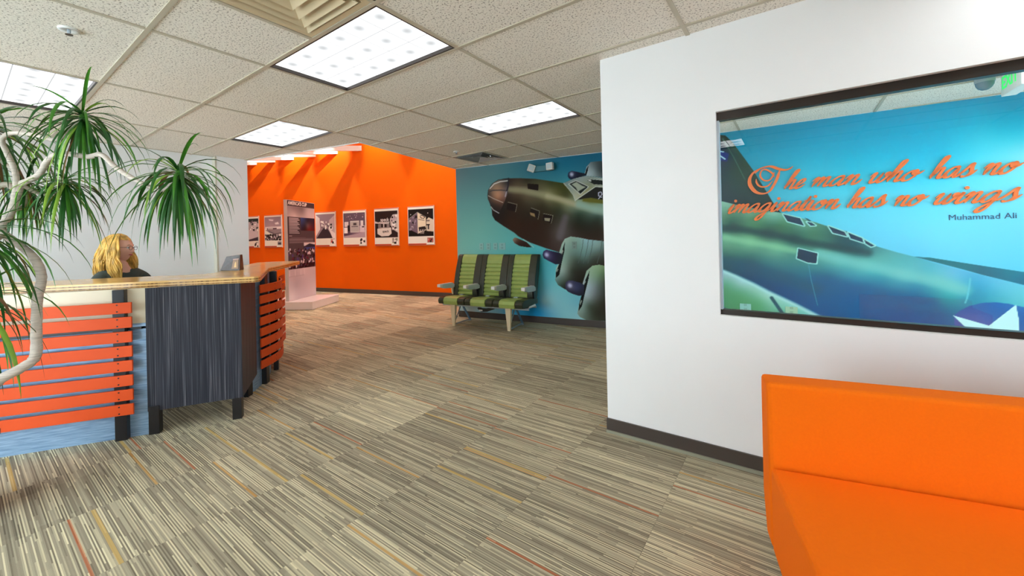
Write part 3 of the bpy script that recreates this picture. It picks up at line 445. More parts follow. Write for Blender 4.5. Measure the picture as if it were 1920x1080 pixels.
# window wall
W0, W1, WZ0, WZ1, WY = -.365, 2.3, .875, 2.078, 2.603
ww = MB()
ww.box(-1.08, WY, 0, W0, WY + .12, 2.60); ww.box(W1, WY, 0, 4.0, WY + .12, 2.60); ww.box(W0, WY, 0, W1, WY + .12, WZ0); ww.box(W0, WY, WZ1, W1, WY + .12, 2.60)
struct(ww.build('wall_right', WHITE))
struct(MB().box(-1.085, WY - .012, 0, 4.0, WY, .095).build('baseboard_right', VINYL))
struct(MB().box(-1.085, WY - .022, 0, 4.0, WY - .012, .018).build('trim_2', mat('pale caulk strip', (150, 150, 130), .5)))
win = snode('window_1', (W0, WY, WZ0))
fy0, fy1 = WY + .03, WY + .075
fr = MB().box(W0, fy0, WZ1 - .048, W1, fy1, WZ1); fr.build('top_rail', DARKF, win)
MB().box(W0, fy0, WZ0, W1, fy1, WZ0 + .03).build('bottom_rail', DARKF, win)
MB().box(W0, fy0, WZ0 + .03, W0 + .012, fy1, WZ1 - .048).build('side_rail', ALU, win)
MB().box(W1 - .02, fy0, WZ0 + .03, W1, fy1, WZ1 - .048).build('side_rail', DARKF, win)
MB().box(W0 + .008, fy0 + .02, WZ0 + .02, W1 - .01, fy0 + .021, WZ1 - .04).build('pane', GLASS, win)

# the side behind the camera: solid wall with pictures, then storefront glazing
nw = MB().box(-1.3, YN - .12, 0, 4.0, YN, 2.60); struct(nw.build('wall_near', WHITE))
struct(MB().box(-1.42, -3.0, 0, -1.3, YN, 2.60).build('wall_near_side', WHITE))
def glazing(idx, x0, x1, y, z0, z1, n, axis='x'):
    w = snode('window_%d' % idx, (x0, y, z0) if axis == 'x' else (y, x0, z0))
    T = (lambda a, b, c, d, e, f: (a, b, c, d, e, f)) if axis == 'x' else (lambda a, b, c, d, e, f: (b, a, c, e, d, f))
    for k in range(n + 1):
        x = x0 + (x1 - x0) * k / n; MB().box(*T(x - .025, y - .05, z0, x + .025, y + .05, z1)).build('mullion', DARKF, w)
    for z in (z0, z1): MB().box(*T(x0, y - .05, z - .025, x1, y + .05, z + .025)).build('rail', DARKF, w)
    for k in range(n):
        a = x0 + (x1 - x0) * k / n + .025; b_ = x0 + (x1 - x0) * (k + 1) / n - .025
        MB().box(*T(a, y - .003, z0 + .025, b_, y + .003, z1 - .025)).build('pane', GLASS, w)
glazing(2, -6.6, -1.45, -3.0, .12, 2.5, 4)
glazing(3, -.6, 1.2, 4.06, .12, 2.0, 1, 'y')  # unseen end-wall window, added to light the sofa and white wall
glazing(4, 3.0, 5.3, 4.06, .12, 2.5, 2, 'y')  # unseen window, added to brighten the ceiling of the glass room
struct(MB().box(-6.77, -3.1, 0, -1.42, -2.98, .10).build('wall_storefront_sill', WHITE))
struct(MB().box(-6.77, -3.1, 2.52, -1.42, -2.98, 2.62).build('wall_storefront_head', WHITE))

# ---------------------------------------------------------------- ceiling: grid of tees and tiles
ceil = struct(MB().prism([(-6.77, -3.1), (4.12, -3.1), (4.12, 5.95), (M2O.x, 5.5), (-1.0, 5.75), (-4.80, 5.09), (-4.36, 2.95), (-6.6, 2.53), (-6.77, 2.45)], CZ + .16, CZ + .2).build('ceiling', WHITE))
LIGHTS = {(0, 0): 1, (0, 3): 1, (-2, 1): 1, (-2, -2): 1, (1, -1): 1, (-1, -4): 3, (1, -4): 3, (-3, -5): 3, (4, -1): 3, (3, 1): 3, (4, -3): 3, (2, 3): 2, (4, 4): 2, (3, 4): 2}  # brighter-lens entries are added, out of view, to light mural, sofa and lobby
VENTS = {(0, -1): 'r', (-1, 5): 'l', (2, 5): 'l'}    # 2x2 diffusers in half a bay: r = right half
g = .006
for u in range(-4, 6):
    for v in range(-8, 8):
        if (u, v) in LIGHTS: continue
        x0, x1, y0, y1 = gx(u) + g, gx(u + 1) - g, gy(v) + g, gy(v + 1) - g
        if (u, v) in VENTS:
            if VENTS[(u, v)] == 'r': x1 = gx(u + .5) - g
            else: x0 = gx(u + .5) + g
        x0 = max(x0, -6.66); x1 = min(x1, 4.05); y0 = max(y0, -3.0); 
        if x1 - x0 < .01 or y1 - y0 < .01: continue
        ps = pieces([(x0, y0), (x1, y0), (x1, y1), (x0, y1)])
        if not ps: continue
        mb = MB()
        for q in ps: mb.prism(q, CZ + .007, CZ + .022)
        mb.build('ceiling_tile', TILE, ceil)
def tee(rect, dz=0.0):
    ps = pieces(rect)
    if ps:
        mb = MB()
        for q in ps: mb.prism(q, CZ + dz, CZ + .012 - dz)
        mb.build('grid_tee', TEE, ceil)
for v in range(-7, 9): tee([(-6.66, gy(v) - .012), (4.05, gy(v) - .012), (4.05, gy(v) + .012), (-6.66, gy(v) + .012)])
for u in range(-3, 6): tee([(gx(u) - .012, -3.0), (gx(u) + .012, -3.0), (gx(u) + .012, 6.2), (gx(u) - .012, 6.2)], .0007)
for u, v in ((.5, -1), (-.5, 5), (2.5, 5)): tee([(gx(u) - .012, gy(v) + .012), (gx(u) + .012, gy(v) + .012), (gx(u) + .012, gy(v + 1) - .012), (gx(u) - .012, gy(v + 1) - .012)])
# edge angles where the low ceiling stops
for a, b_, nn in ((EA, EB, nL1), (EB, EC, nL2)):
    n_ = Vector(nn); struct(MB().prism([tuple(a), tuple(b_), tuple(b_ - n_ * .02), tuple(a - n_ * .02)], CZ - .001, CZ + .012).build('trim_3', WHITE))

# ---------------------------------------------------------------- troffers
def troffer(u, v, m, label):
    x0, x1, y0, y1 = gx(u) + .012, gx(u + 1) - .012, gy(v) + .012, gy(v + 1) - .012
    t = thing('ceiling_light', label, 'ceiling light', ((x0 + x1) / 2, (y0 + y1) / 2, CZ))
    f_ = MB(); w_ = .012; zt = CZ + .05
    f_.box(x0, y0, CZ + .002, x1, y0 + w_, zt); f_.box(x0, y1 - w_, CZ + .002, x1, y1, zt); f_.box(x0, y0 + w_, CZ + .002, x0 + w_, y1 - w_, zt); f_.box(x1 - w_, y0 + w_, CZ + .002, x1, y1 - w_, zt)
    f_.build('frame', DARKF, t)
    MB().box(x0 + w_, y0 + w_, CZ + .024, x1 - w_, y1 - w_, CZ + .030).build('diffuser', m, t)
    MB().box(x0, y0, zt, x1, y1, zt + .05).build('housing', WPLAS, t)
LL = {(0, 0): 'large troffer light with gridded lens, nearest one in the ceiling centre', (0, 3): 'troffer light in the ceiling just ahead of the mural wall', (-2, 1): 'troffer light over the reception counter near the orange hall', (-2, -2): 'troffer light partly behind the palm-like plant leaves at left', (1, -1): 'troffer light just cut off by the top edge beside the air diffuser'}
OL = {(2, 3): 'added unseen troffer light behind the glass, just inside the inner window', (4, 4): 'added unseen troffer light behind the glass, farthest right in that room', (3, 4): 'added unseen troffer light behind the glass, brightening the quotation mural',
      (-1, -4): 'added fill troffer behind the camera, between plant and storefront glazing', (1, -4): 'added fill troffer behind the camera, over the middle of the lobby', (-3, -5): 'added fill troffer behind the camera, nearest the far left wall', (4, -1): 'added fill troffer out of view to the right of the camera', (3, 1): 'added unseen fill troffer straight above the orange sofa', (4, -3): 'added fill troffer over the seat opposite the inner window'}
for (u, v), k in LIGHTS.items():
    lab = LL.get((u, v)) or OL[(u, v)]
    troffer(u, v, (LENS, LENS2, LENS3)[k - 1], lab)

# ---------------------------------------------------------------- air diffusers
VENTM = mat('cream painted diffuser', (214, 196, 160), 0.35)
def diffuser(x0, y0, label, m):
    s_ = .6096; cx, cy = x0 + s_ / 2, y0 + s_ / 2
    t = thing('air_diffuser', label, 'air vent', (cx, cy, CZ))
    a = s_ / 2 - .014
    def ring(r0, z0, r1, z1, nm, th=.003):
        mb = MB(); vs = []
        for r, z in ((r0, z0), (r1, z1), (r1, z1 + th), (r0, z0 + th)):
            vs += [(cx - r, cy - r, z), (cx + r, cy - r, z), (cx + r, cy + r, z), (cx - r, cy + r, z)]
        fs = []
        for l in range(4):
            for k in range(4): fs.append((l * 4 + k, l * 4 + (k + 1) % 4, ((l + 1) % 4) * 4 + (k + 1) % 4, ((l + 1) % 4) * 4 + k))
        mb.add(vs, fs).build(nm, m, t)
    ring(a, CZ + .004, a - .03, CZ + .004, 'frame'); ring(a - .03, CZ + .004, a - .055, CZ + .055, 'throat')
    for k, (r, q) in enumerate(((.246, .214), (.204, .160), (.146, .098), (.084, .05))): ring(r, CZ - .004 + .001 * k, q, CZ + .030, 'louver')
    MB().box(cx - .035, cy - .035, CZ + .012, cx + .035, cy + .035, CZ + .016).build('centre_plate', m, t)
    MB().box(cx - a + .03, cy - a + .03, CZ + .075, cx + a - .03, cy + a - .03, CZ + .08).build('plenum', BLACK, t)
diffuser(gx(.5), gy(-1), 'big cream stepped square air diffuser cut by the top edge beside the nearest light', VENTM)
diffuser(gx(-1), gy(5), 'small grey square air diffuser in the ceiling near the mural wall', mat('grey painted diffuser', (150, 152, 150), .4))
diffuser(gx(2), gy(5), 'square air diffuser behind the glass, standing in for a reflected troffer', WPLAS)  # stands where a troffer's reflection shows in the pane

def sprinkler(x, y, label):
    t = thing('sprinkler_head', label, 'sprinkler', (x, y, CZ))
    MB().lathe([(.0, CZ + .007), (.018, CZ + .006), (.020, CZ + .001), (.042, CZ - .003), (.044, CZ + .002), (.044, CZ + .007)], (x, y, 0), 24).build('escutcheon', WPLAS, t, smooth=True)
    MB().cyl((x, y), .008, CZ - .022, CZ + .004, 10).build('body', ALU, t)
    MB().cyl((x, y), .016, CZ - .026, CZ - .023, 16).build('deflector', mat('dark brass', (90, 80, 66), .4, .7), t)
    m_ = MB()
    m_.tube([(x - .007, y, CZ - .004), (x - .015, y, CZ - .013), (x - .004, y, CZ - .024)], .002, 5); m_.tube([(x + .007, y, CZ - .004), (x + .015, y, CZ - .013), (x + .004, y, CZ - .024)], .002, 5); m_.build('frame_arms', ALU, t)
sprinkler(-3.29, .39, 'ceiling sprinkler with white escutcheon at the top left above the plant')
sprinkler(-3.85, 4.08, 'tiny ceiling sprinkler beside the small grey air diffuser')

# ---------------------------------------------------------------- beams and spotlights of the high hall
ba = math.radians(40); bd = Vector((math.cos(ba), math.sin(ba)))
od = Vector((math.cos(OA), math.sin(OA)))
hall_beams = snode('trim_4', (-9, 4, 3.7))
for k, al in enumerate((-2.38, -3.2, -4.0, -4.85, -5.6, -6.4)):
    e_ = OO + od * al; s_ = e_ - bd * (2.4 + .0 * k); nn = Vector((-bd.y, bd.x)) * .06
    MB().prism([tuple(e_), tuple(s_), tuple(s_ + nn), tuple(e_ + nn)], 3.67, 3.80).build('beam', WHITE, hall_beams)
SPM = mat('black spot can', (30, 28, 28), .4)
for k, (al, pw) in enumerate(((-6.1, .5), (-4.67, 1.0), (-3.35, 1.1), (-1.75, .6), (-.1, .9))):
    n_ = Vector((math.sin(OA), -math.cos(OA))); p = OO + od * al + n_ * .68; z = 4.42
    t = thing('spotlight', 'black boxed wall washer over the orange wall, %s from the left of five' % ('first', 'second', 'third', 'fourth', 'last')[k], 'spotlight', (p.x, p.y, z), 'wall washing spotlights')
    Mb = frame(p, OA)
    for sx in (-1, 1): MB().box(sx * .078 - .003, -.09, z - .15, sx * .078 + .003, .09, z + .06, Mb).build('barn_door', SPM, t)
    MB().box(-.075, -.09, z - .15, .075, -.084, z + .06, Mb).build('back_plate', SPM, t); MB().box(-.08, -.09, z + .06, .08, .09, z + .066, Mb).build('top_plate', SPM, t)
    MB().tube([(p.x, p.y, z + .06), (p.x, p.y, 4.7)], .01, 8).build('stem', SPM, t)
    L = bpy.data.lights.new('spot', 'POINT'); L.energy = SPOT_W * pw; L.shadow_soft_size = .012; L.color = (1.0, .93, .80)
    lo = bpy.data.objects.new('spotlight_lamp', L); COL.objects.link(lo); lo.location = (p.x, p.y, z)
# unseen hall lamps, added for general light in the hall
for (x, y, wh) in ((-11.2, 3.2, 'farther'), (-7.4, 4.4, 'nearer')):
    t = thing('added_hall_lamp', 'added unseen flush round lamp on the high hall ceiling, the %s of two' % wh, 'ceiling light', (x, y, 4.69), 'added hall lamps')
    MB().cyl((x, y), .22, 4.65, 4.7, 32).build('rim', WPLAS, t)
    A = bpy.data.lights.new('lamp', 'AREA'); A.shape = 'DISK'; A.size = .4; A.energy = HALL_W; A.color = (1, .96, .88); ao = bpy.data.objects.new('added_hall_light', A); COL.objects.link(ao); ao.location = (x, y, 4.64)

# ---------------------------------------------------------------- murals
a1 = Art(0, 3.86, .1, CZ, 484, 310); a1.run(M1)
mu = a1.mesh('wall_mural_print', MF @ Matrix.Translation((0, -.001, 0)), PRINT, gain=(1.16, 1.14, 1.14))
tag(mu, 'wall-sized print of a bomber nose and engines in blue-green sky behind the seats', 'mural')
a2 = Art(-.1, 3.4, .1, CZ, 584, 412); a2.run(M2)
mu = a2.mesh('wall_mural_print', M2F @ Matrix.Translation((0, -.001, 0)), PRINT, gain=(.6, .93, .97))
tag(mu, 'wall-sized print of a green bomber fuselage with star roundel seen through the glass', 'mural')
# ---------------------------------------------------------------- script lettering on the mural behind the glass
GL = {
 'n': ([[(-.1, .62), (.1, .98), (.17, .9), (.12, .45), (.1, 0)], [(.1, .15), (.3, .75), (.48, .98), (.58, .85), (.55, .35), (.56, .08), (.68, 0), (.84, .16), (.98, .5)]], .92),
 'm': ([[(-.1, .62), (.1, .98), (.17, .9), (.12, .45), (.1, 0)], [(.1, .15), (.28, .75), (.44, .98), (.52, .85), (.49, .4), (.47, 0)], [(.47, .15), (.65, .75), (.82, .98), (.92, .85), (.88, .35), (.9, .08), (1.02, 0), (1.16, .16), (1.3, .5)]], 1.24),
 'i': ([[(-.12, .35), (.12, .98), (.14, .9), (.1, .3), (.14, .05), (.26, 0), (.4, .15), (.52, .45)], 'dot'], .46),
 'a': ([[(.62, .8), (.5, .98), (.28, .92), (.06, .6), (.0, .25), (.12, .02), (.3, .05), (.5, .4), (.64, .92)], [(.66, .98), (.62, .5), (.6, .12), (.7, 0), (.86, .15), (.98, .45)]], .92),
 'o': ([[(.5, .98), (.28, .92), (.06, .6), (.0, .25), (.16, .0), (.4, .06), (.6, .4), (.64, .75), (.5, .98), (.42, .85), (.5, .62), (.75, .6), (1.0, .9)]], .86),
 'g': ([[(.62, .8), (.5, .98), (.28, .92), (.06, .6), (.0, .25), (.12, .02), (.3, .05), (.5, .4), (.64, .92)], [(.66, .98), (.6, .3), (.5, -.5), (.3, -.92), (.12, -.85), (.14, -.55), (.45, -.15), (.95, .42)]], .92),
 'h': ([[(-.05, .2), (.22, 1.0), (.42, 1.75), (.4, 2.05), (.26, 2.0), (.16, 1.4), (.1, .6), (.06, 0)], [(.08, .15), (.28, .75), (.46, .98), (.56, .85), (.53, .35), (.54, .08), (.66, 0), (.82, .16), (.96, .5)]], .9),
 's': ([[(-.12, .08), (.15, .55), (.38, 1.12), (.46, 1.12), (.5, .78), (.6, .4), (.5, .08), (.28, -.03), (.1, .08)], [(.35, -.02), (.62, .12), (.9, .55)]], .82),
 't': ([[(-.12, .35), (.16, 1.0), (.24, 1.5), (.16, .9), (.1, .3), (.14, .05), (.26, 0), (.4, .15), (.52, .45)], [(-.08, 1.02), (.2, 1.06), (.46, 1.08)]], .46),
 'w': ([[(-.1, .6), (.08, .98), (.14, .85), (.08, .3), (.16, .02), (.34, .08), (.52, .5), (.58, .98)], [(.58, .98), (.5, .3), (.6, .02), (.78, .1), (.94, .55), (.96, .9), (.84, .95), (.86, .74), (1.04, .68), (1.2, .84)]], 1.1),
 'e': ([[(-.1, .15), (.2, .4), (.44, .72), (.42, .96), (.24, .95), (.06, .6), (.02, .22), (.16, 0), (.38, .08), (.66, .42)]], .56),
}
LET = mat('orange cut acrylic letter', (240, 112, 36), .4)
quote = thing('raised_quotation', 'raised orange script quotation on the blue mural behind the glass', 'wall lettering', tuple(M2F @ Vector((.1, 0, 1.59))))
def ribbon(mb, pts, thick, thin, y0=-.022, y1=-.003, n=6):
    P = crom([(x, 0, z) for x, z in pts], n); m = len(P); L, Rr = [], []
    for i, p in enumerate(P):
        t = (P[min(i + 1, m - 1)] - P[max(i - 1, 0)]).normalized(); nn = Vector((-t.z, 0, t.x))
        dn = abs(t.x * .35 - t.z * .94); ww = thin + (thick - thin) * dn ** 2
        e = min(i, m - 1 - i) / 4; ww *= .35 + .65 * min(1, e)
        L.append(p + nn * ww / 2); Rr.append(p - nn * ww / 2)
    vs = [];
    for q in range(m): vs += [(L[q].x, y0, L[q].z), (Rr[q].x, y0, Rr[q].z), (L[q].x, y1, L[q].z), (Rr[q].x, y1, Rr[q].z)]
    fs = []
    for q in range(m - 1):
        a = q * 4; b = a + 4; fs += [(a, a + 1, b + 1, b), (a, b, b + 2, a + 2), (a + 1, a + 3, b + 3, b + 1)]
    fs += [(0, 2, 3, 1), (m * 4 - 4, m * 4 - 3, m * 4 - 1, m * 4 - 2)]
    mb.add([M2F @ Vector(v) for v in vs], fs)
XH = .098
def word(txt, s0, s1, z):
    adv = sum(GL[c][1] for c in txt) + .1; k = (s1 - s0) / (adv * XH + .04)
    x = s0 + .035
    for c in txt:
        mb = MB()
        for st in GL[c][0]:
            if st == 'dot':
                cx, cz = x + (.3 + 1.45 * .42) * XH * k * .8, z + 1.45 * XH
                ring = [(cx + .016 * math.cos(q * PI / 6), cz + .016 * math.sin(q * PI / 6)) for q in range(12)]
                vs = [M2F @ Vector((a, -.022, b)) for a, b in ring] + [M2F @ Vector((a, -.003, b)) for a, b in ring]
                mb.add(vs, [tuple(range(12))[::-1]] + [(q, (q + 1) % 12, 12 + (q + 1) % 12, 12 + q) for q in range(12)])
            else: ribbon(mb, [(x + (a + b * .42) * XH * k, z + b * XH) for a, b in st], .034, .013)
        mb.build('letter', LET, quote); x += GL[c][1] * XH * k
mb = MB()
for i, st in enumerate(TSTROKES): ribbon(mb, st, .040 if i < 2 else .018, .014, n=5)
mb.build('letter', LET, quote)
word('he', .617, .84, 1.838); word('man', .86, 1.33, 1.840); word('who', 1.345, 1.77, 1.842); word('has', 1.80, 2.15, 1.845); word('no', 2.155, 2.42, 1.846)
word('imagination', .05, 1.15, 1.592); word('has', 1.165, 1.52, 1.594); word('no', 1.535, 1.80, 1.592); word('wings', 1.825, 2.43, 1.592)
text_mesh('Muhammad Ali', .076, 'attribution_line', mat('navy vinyl letters', (16, 70, 110), .5), quote, M2F @ Matrix.Translation((1.971, -.004, 1.432)) @ Matrix.Rotation(PI / 2, 4, 'X'), .0008, 1.0, 0, fit=.436)

# ---------------------------------------------------------------- outlets, emergency light, exit sign, camera
def plate(Mw, s, z, c, label, slots=2, w=.075, h=.115):
    p = Mw @ Vector((s, -.002, z)); t = thing('wall_outlet', label, 'outlet', tuple(p), 'outlets on the murals')
    m = mat('vinyl wrapped plate %d' % c[0], c, .5)
    MB().box(s - w / 2, -.010, z - h / 2, s + w / 2, -.0015, z + h / 2, Mw).build('cover_plate', m, t, bevel=.002, seg=1)
    dk = mat('socket tint %d' % c[0], tuple(int(v * .88) for v in c), .5)
    for k in (-1, 1): MB().box(s - .016, -.0125, z + k * .025 - .014, s + .016, -.010, z + k * .025 + .014, Mw).build('socket', dk, t)
for s_, c, nm in ((.49, (140, 196, 190), 'leftmost'), (.625, (138, 194, 188), 'second from left'), (.757, (136, 194, 190), 'third from left'), (.887, (134, 192, 190), 'rightmost')):
    plate(MF, s_, 1.214, c, 'blue-green wall plate above the seats, %s of the row of four' % nm, w=.078 if s_ < .8 else .12)
plate(MF, 2.12, 1.216, (120, 150, 140), 'wall plate on the upper engine of the bomber mural')
plate(M2F, .25, .472, (140, 190, 150), 'pale green wall plate low on the mural behind the glass, left of two', w=.115, h=.075)
plate(M2F, .70, .468, (160, 200, 170), 'pale wall plate low on the mural behind the glass, right of two', w=.115, h=.075)

em = thing('emergency_light', 'emergency light with two square lamp heads high on the bomber mural', 'emergency light', tuple(MF @ Vector((1.65, -.03, 2.42))))
MB().box(1.50, -.07, 2.375, 1.80, -.002, 2.46, MF).build('housing', mat('teal wrapped housing', (52, 118, 132), .45), em, bevel=.008)
for s_, a, t_ in ((1.48, .55, .35), (1.79, -.15, -.05)):
    Mh = MF @ Matrix.Translation((s_, -.10, 2.43)) @ Matrix.Rotation(a, 4, 'Z') @ Matrix.Rotation(t_, 4, 'Y')
    hd = MB().box(-.055, -.03, -.055, .055, .03, .055, Mh).build('lamp_head', WPLAS, em, bevel=.012, seg=3)
    MB().box(-.038, -.034, -.038, .038, -.029, .038, Mh).build('lamp_lens', GPLAS, hd, bevel=.004)

ex = thing('exit_sign', 'white hanging exit sign with green letters behind the glass at far right', 'exit sign', (1.42, 4.68, CZ))
MB().box(1.384, 4.505, 2.40, 1.464, 4.855, CZ - .012).build('housing', WPLAS, ex, bevel=.006)
MB().box(1.40, 4.62, CZ - .014, 1.45, 4.74, CZ + .004).build('ceiling_canopy', WPLAS, ex)
gm = bpy.data.materials.new('green lit letters'); gm.use_nodes = True; b_ = gm.node_tree.nodes['Principled BSDF']; b_.inputs['Base Color'].default_value = lin((20, 200, 90)); b_.inputs['Emission Color'].default_value = lin((20, 220, 100)); b_.inputs['Emission Strength'].default_value = .5
Mx = Matrix.Translation((1.3825, 4.835, 2.452)) @ Matrix.Rotation(-PI / 2, 4, 'Z') @ Matrix.Rotation(PI / 2, 4, 'X')
text_mesh('EXIT', .135, 'exit_lettering', gm, ex, Mx, .0008, 1.0, .003)

cd = thing('security_camera', 'grey dome security camera on the ceiling beside the exit sign', 'camera', (1.30, 4.86, CZ))
MB().cyl((1.30, 4.86), .058, CZ - .035, CZ + .002, 28).build('mount', mat('grey camera housing', (160, 182, 196), .4), cd, smooth=False)
MB().lathe([(.054, CZ - .035), (.052, CZ - .055), (.040, CZ - .078), (.022, CZ - .092), (.0, CZ - .096)], (1.30, 4.86, 0), 28).build('dome', mat('smoked dome', (108, 140, 160), .12), cd, smooth=True)

# ---------------------------------------------------------------- posters on the orange wall
def poster(al, w_, label, paint, txts=()):
    a = Art(0, w_, 0, .94, 74, 96); W_, H_ = w_, .94
    a.c[:] = (236, 236, 226); N = lambda pts: [(x * W_, (1 - y) * H_) for x, y in pts]
    def P(pts, c, s=.008): a.poly(N(pts), c, s)
    def R_(x0, y0, x1, y1, c, s=.005): P([(x0, y0), (x1, y0), (x1, y1), (x0, y1)], c, s)
    def Ln(pts, wd, c): a.line(N(pts), wd, c)
    R_(0, 0, 1, .022, (205, 90, 60)); R_(.0, .955, .70, .985, (200, 80, 55)); R_(.0, .985, 1, 1, (150, 60, 30))
    rr = np.random.default_rng(int(abs(al) * 100))
    def blot(x0, y0, x1, y1, n, r, cs):
        for _ in range(n):
            cx, cy, q = rr.uniform(x0, x1), rr.uniform(y0, y1), r * rr.uniform(.5, 1.4); R_(cx - q, cy - q * .8, cx + q, cy + q * .8, cs[rr.integers(len(cs))], .006)
    paint(P, R_, Ln, blot)
    Mw = OF @ Matrix.Translation((al, -.034, 1.215))
    t = thing('wall_poster', label, 'poster', tuple(Mw @ Vector((w_ / 2, .03, 0))))
    MB().box(0, .002, 0, w_, .033, .94, Mw).build('mounting_board', mat('white foam board', (238, 236, 228), .6), t)
    a.mesh('printed_face', Mw, PRINT, t)
    for s_, x, y, sz, c, sx in txts: text_mesh(s_, sz, 'print_lettering', mat('print ink %d' % c[0], c, .5), t, Mw @ Matrix.Translation((x * W_, -.0015, (1 - y) * H_)) @ Matrix.Rotation(PI / 2, 4, 'X'), .0003, sx, .002)
DK, MD, LT, WH = (34, 28, 30), (112, 96, 108), (186, 170, 180), (240, 238, 236)
def pA(P, R_, Ln, b):
    R_(.02, .08, .97, .78, [(.1, .3, 150, 140, 145), (.6, .6, 200, 190, 196)]); R_(.0, .08, 1, .18, (40, 52, 52)); b(.02, .16, .97, .45, 60, .04, [DK, LT, WH, MD, (70, 80, 78)]); R_(.05, .44, .5, .62, (50, 66, 66)); P([(.4, .42), (.9, .5), (.97, .68), (.1, .76)], (206, 196, 204)); P([(.02, .80), (.97, .66), (.97, .78)], (66, 56, 70)); R_(.74, .83, .97, .95, (90, 86, 90)); b(.76, .84, .95, .94, 8, .04, [DK, WH])
def pB(P, R_, Ln, b):
    R_(.02, .06, .98, .42, [(.1, .85, 150, 130, 145), (.3, .6, 176, 158, 170), (.6, .9, 140, 122, 136)]); P([(.25, .12), (.55, .15), (.5, .19), (.3, .17)], (226, 214, 222), .02); P([(.6, .25), (.8, .22), (.86, .29), (.66, .30)], (230, 222, 226), .02); R_(.05, .36, .98, .44, (228, 220, 224)); R_(.15, .40, .72, .46, (96, 72, 84)); R_(.2, .415, .5, .44, WH)
    P([(.05, .46), (.98, .43), (.98, .60), (.7, .64), (.3, .55)], (150, 134, 142)); Ln([(.25, .50), (.6, .58), (.98, .56)], .02, (92, 78, 86)); R_(.02, .60, .98, .78, (54, 46, 50)); b(.05, .60, .96, .77, 55, .03, [DK, LT, WH, MD]); R_(.76, .82, .97, .93, (140, 130, 136)); R_(.78, .87, .96, .90, DK)
def pC(P, R_, Ln, b):
    R_(.02, .07, .98, .76, (150, 130, 142)); P([(.02, .07), (.98, .07), (.7, .28), (.3, .28)], (150, 132, 146)); P([(.02, .08), (.22, .18), (.24, .50), (.02, .70)], (226, 216, 218)); P([(.98, .1), (.7, .25), (.7, .5), (.98, .7)], (196, 180, 188)); P([(.38, .48), (.60, .48), (.92, .76), (.04, .76)], (62, 48, 58)); P([(.66, .48), (.98, .62), (.98, .76), (.86, .76)], (232, 224, 226)); b(.28, .36, .95, .50, 30, .035, [DK, LT, WH, MD]); b(.3, .28, .62, .40, 8, .03, [WH, LT]); R_(.76, .78, .97, .92, (190, 150, 146)); b(.78, .79, .95, .91, 9, .03, [DK, WH, (200, 60, 50)])
def pD(P, R_, Ln, b):
    R_(.02, .08, .98, .60, (98, 82, 98)); b(.05, .1, .95, .28, 12, .015, [(190, 170, 186)]); R_(.02, .56, .98, .76, [(.2, .35, 82, 62, 82), (.6, .2, 180, 158, 172)]); P([(.02, .72), (.98, .62), (.98, .76), (.02, .76)], (176, 154, 166)); R_(.32, .30, .72, .62, (206, 200, 198)); R_(.34, .32, .70, .60, (176, 170, 170)); P([(.46, .36), (.60, .36), (.60, .42), (.46, .42)], (66, 56, 60), .02); R_(.38, .45, .66, .47, (90, 78, 86)); R_(.06, .32, .24, .46, (214, 204, 208)); R_(.04, .48, .20, .64, (238, 234, 236)); R_(.78, .30, .90, .44, (222, 214, 216)); R_(.74, .44, .96, .62, (210, 196, 206)); R_(.84, .46, .94, .49, DK); R_(.2, .42, .30, .58, DK); R_(.74, .78, .97, .93, WH); b(.77, .8, .95, .92, 12, .025, [DK, DK, WH])
def pE(P, R_, Ln, b):
    R_(.02, .08, .98, .78, (44, 34, 34)); P([(.02, .34), (.2, .38), (.62, .40), (.62, .43), (.02, .40)], (210, 206, 206), .015); R_(.18, .36, .64, .40, (196, 190, 190)); R_(.16, .42, .28, .56, (128, 118, 120)); R_(.52, .42, .64, .54, (140, 130, 132)); R_(.37, .40, .42, .56, (205, 200, 200)); P([(.12, .54), (.70, .52), (.72, .68), (.60, .74), (.30, .75), (.12, .68)], (222, 218, 212)); R_(.26, .51, .62, .53, (150, 142, 140)); P([(.66, .30), (.78, .18), (.98, .17), (.98, .66), (.80, .58), (.68, .46)], (196, 188, 186)); b(.74, .22, .96, .60, 34, .028, [DK, MD, WH, LT]); R_(.74, .80, .97, .93, (150, 150, 130)); b(.76, .81, .95, .92, 9, .035, [DK, WH, LT])
def pF(P, R_, Ln, b):
    R_(.02, .08, .98, .77, (30, 24, 22)); P([(.04, .32), (.38, .16), (.38, .70), (.04, .58)], (112, 96, 112)); b(.08, .26, .36, .60, 26, .03, [DK, MD, LT, (150, 136, 156)]); P([(.38, .16), (.70, .30), (.70, .62), (.38, .70)], (226, 216, 190)); Ln([(.04, .32), (.38, .155), (.70, .29)], .012, (150, 146, 140)); Ln([(.48, .27), (.52, .31), (.62, .32), (.66, .29), (.58, .25), (.50, .25)], .016, DK); Ln([(.42, .34), (.64, .37)], .014, (86, 76, 70)); P([(.72, .36), (.80, .30), (.98, .36), (.98, .66), (.72, .64)], (216, 206, 184)); R_(.72, .36, .84, .40, (120, 110, 106)); R_(.72, .47, .84, .50, DK); R_(.76, .50, .82, .60, (70, 62, 64)); P([(.42, .54), (.66, .52), (.70, .58), (.62, .64), (.42, .64)], DK, .015)
    for x in (.40, .47, .54, .60): Ln([(x + .02, .60), (x, .70)], .016, (220, 212, 206))
    R_(.10, .20, .13, .22, WH, .01); R_(.76, .18, .79, .20, WH, .01); R_(.74, .81, .97, .93, (160, 110, 100)); b(.76, .82, .95, .92, 10, .03, [DK, (210, 150, 140), (190, 70, 60)])
poster(-7.06, .72, 'black and white poster half hidden by the white wall edge, leftmost on the orange wall', pA)
poster(-6.08, .72, 'poster of a round arena with crowd, second from left beside the white standing sign', pB)
poster(-4.03, .72, 'poster of a long bright corridor, just right of the standing sign', pC)
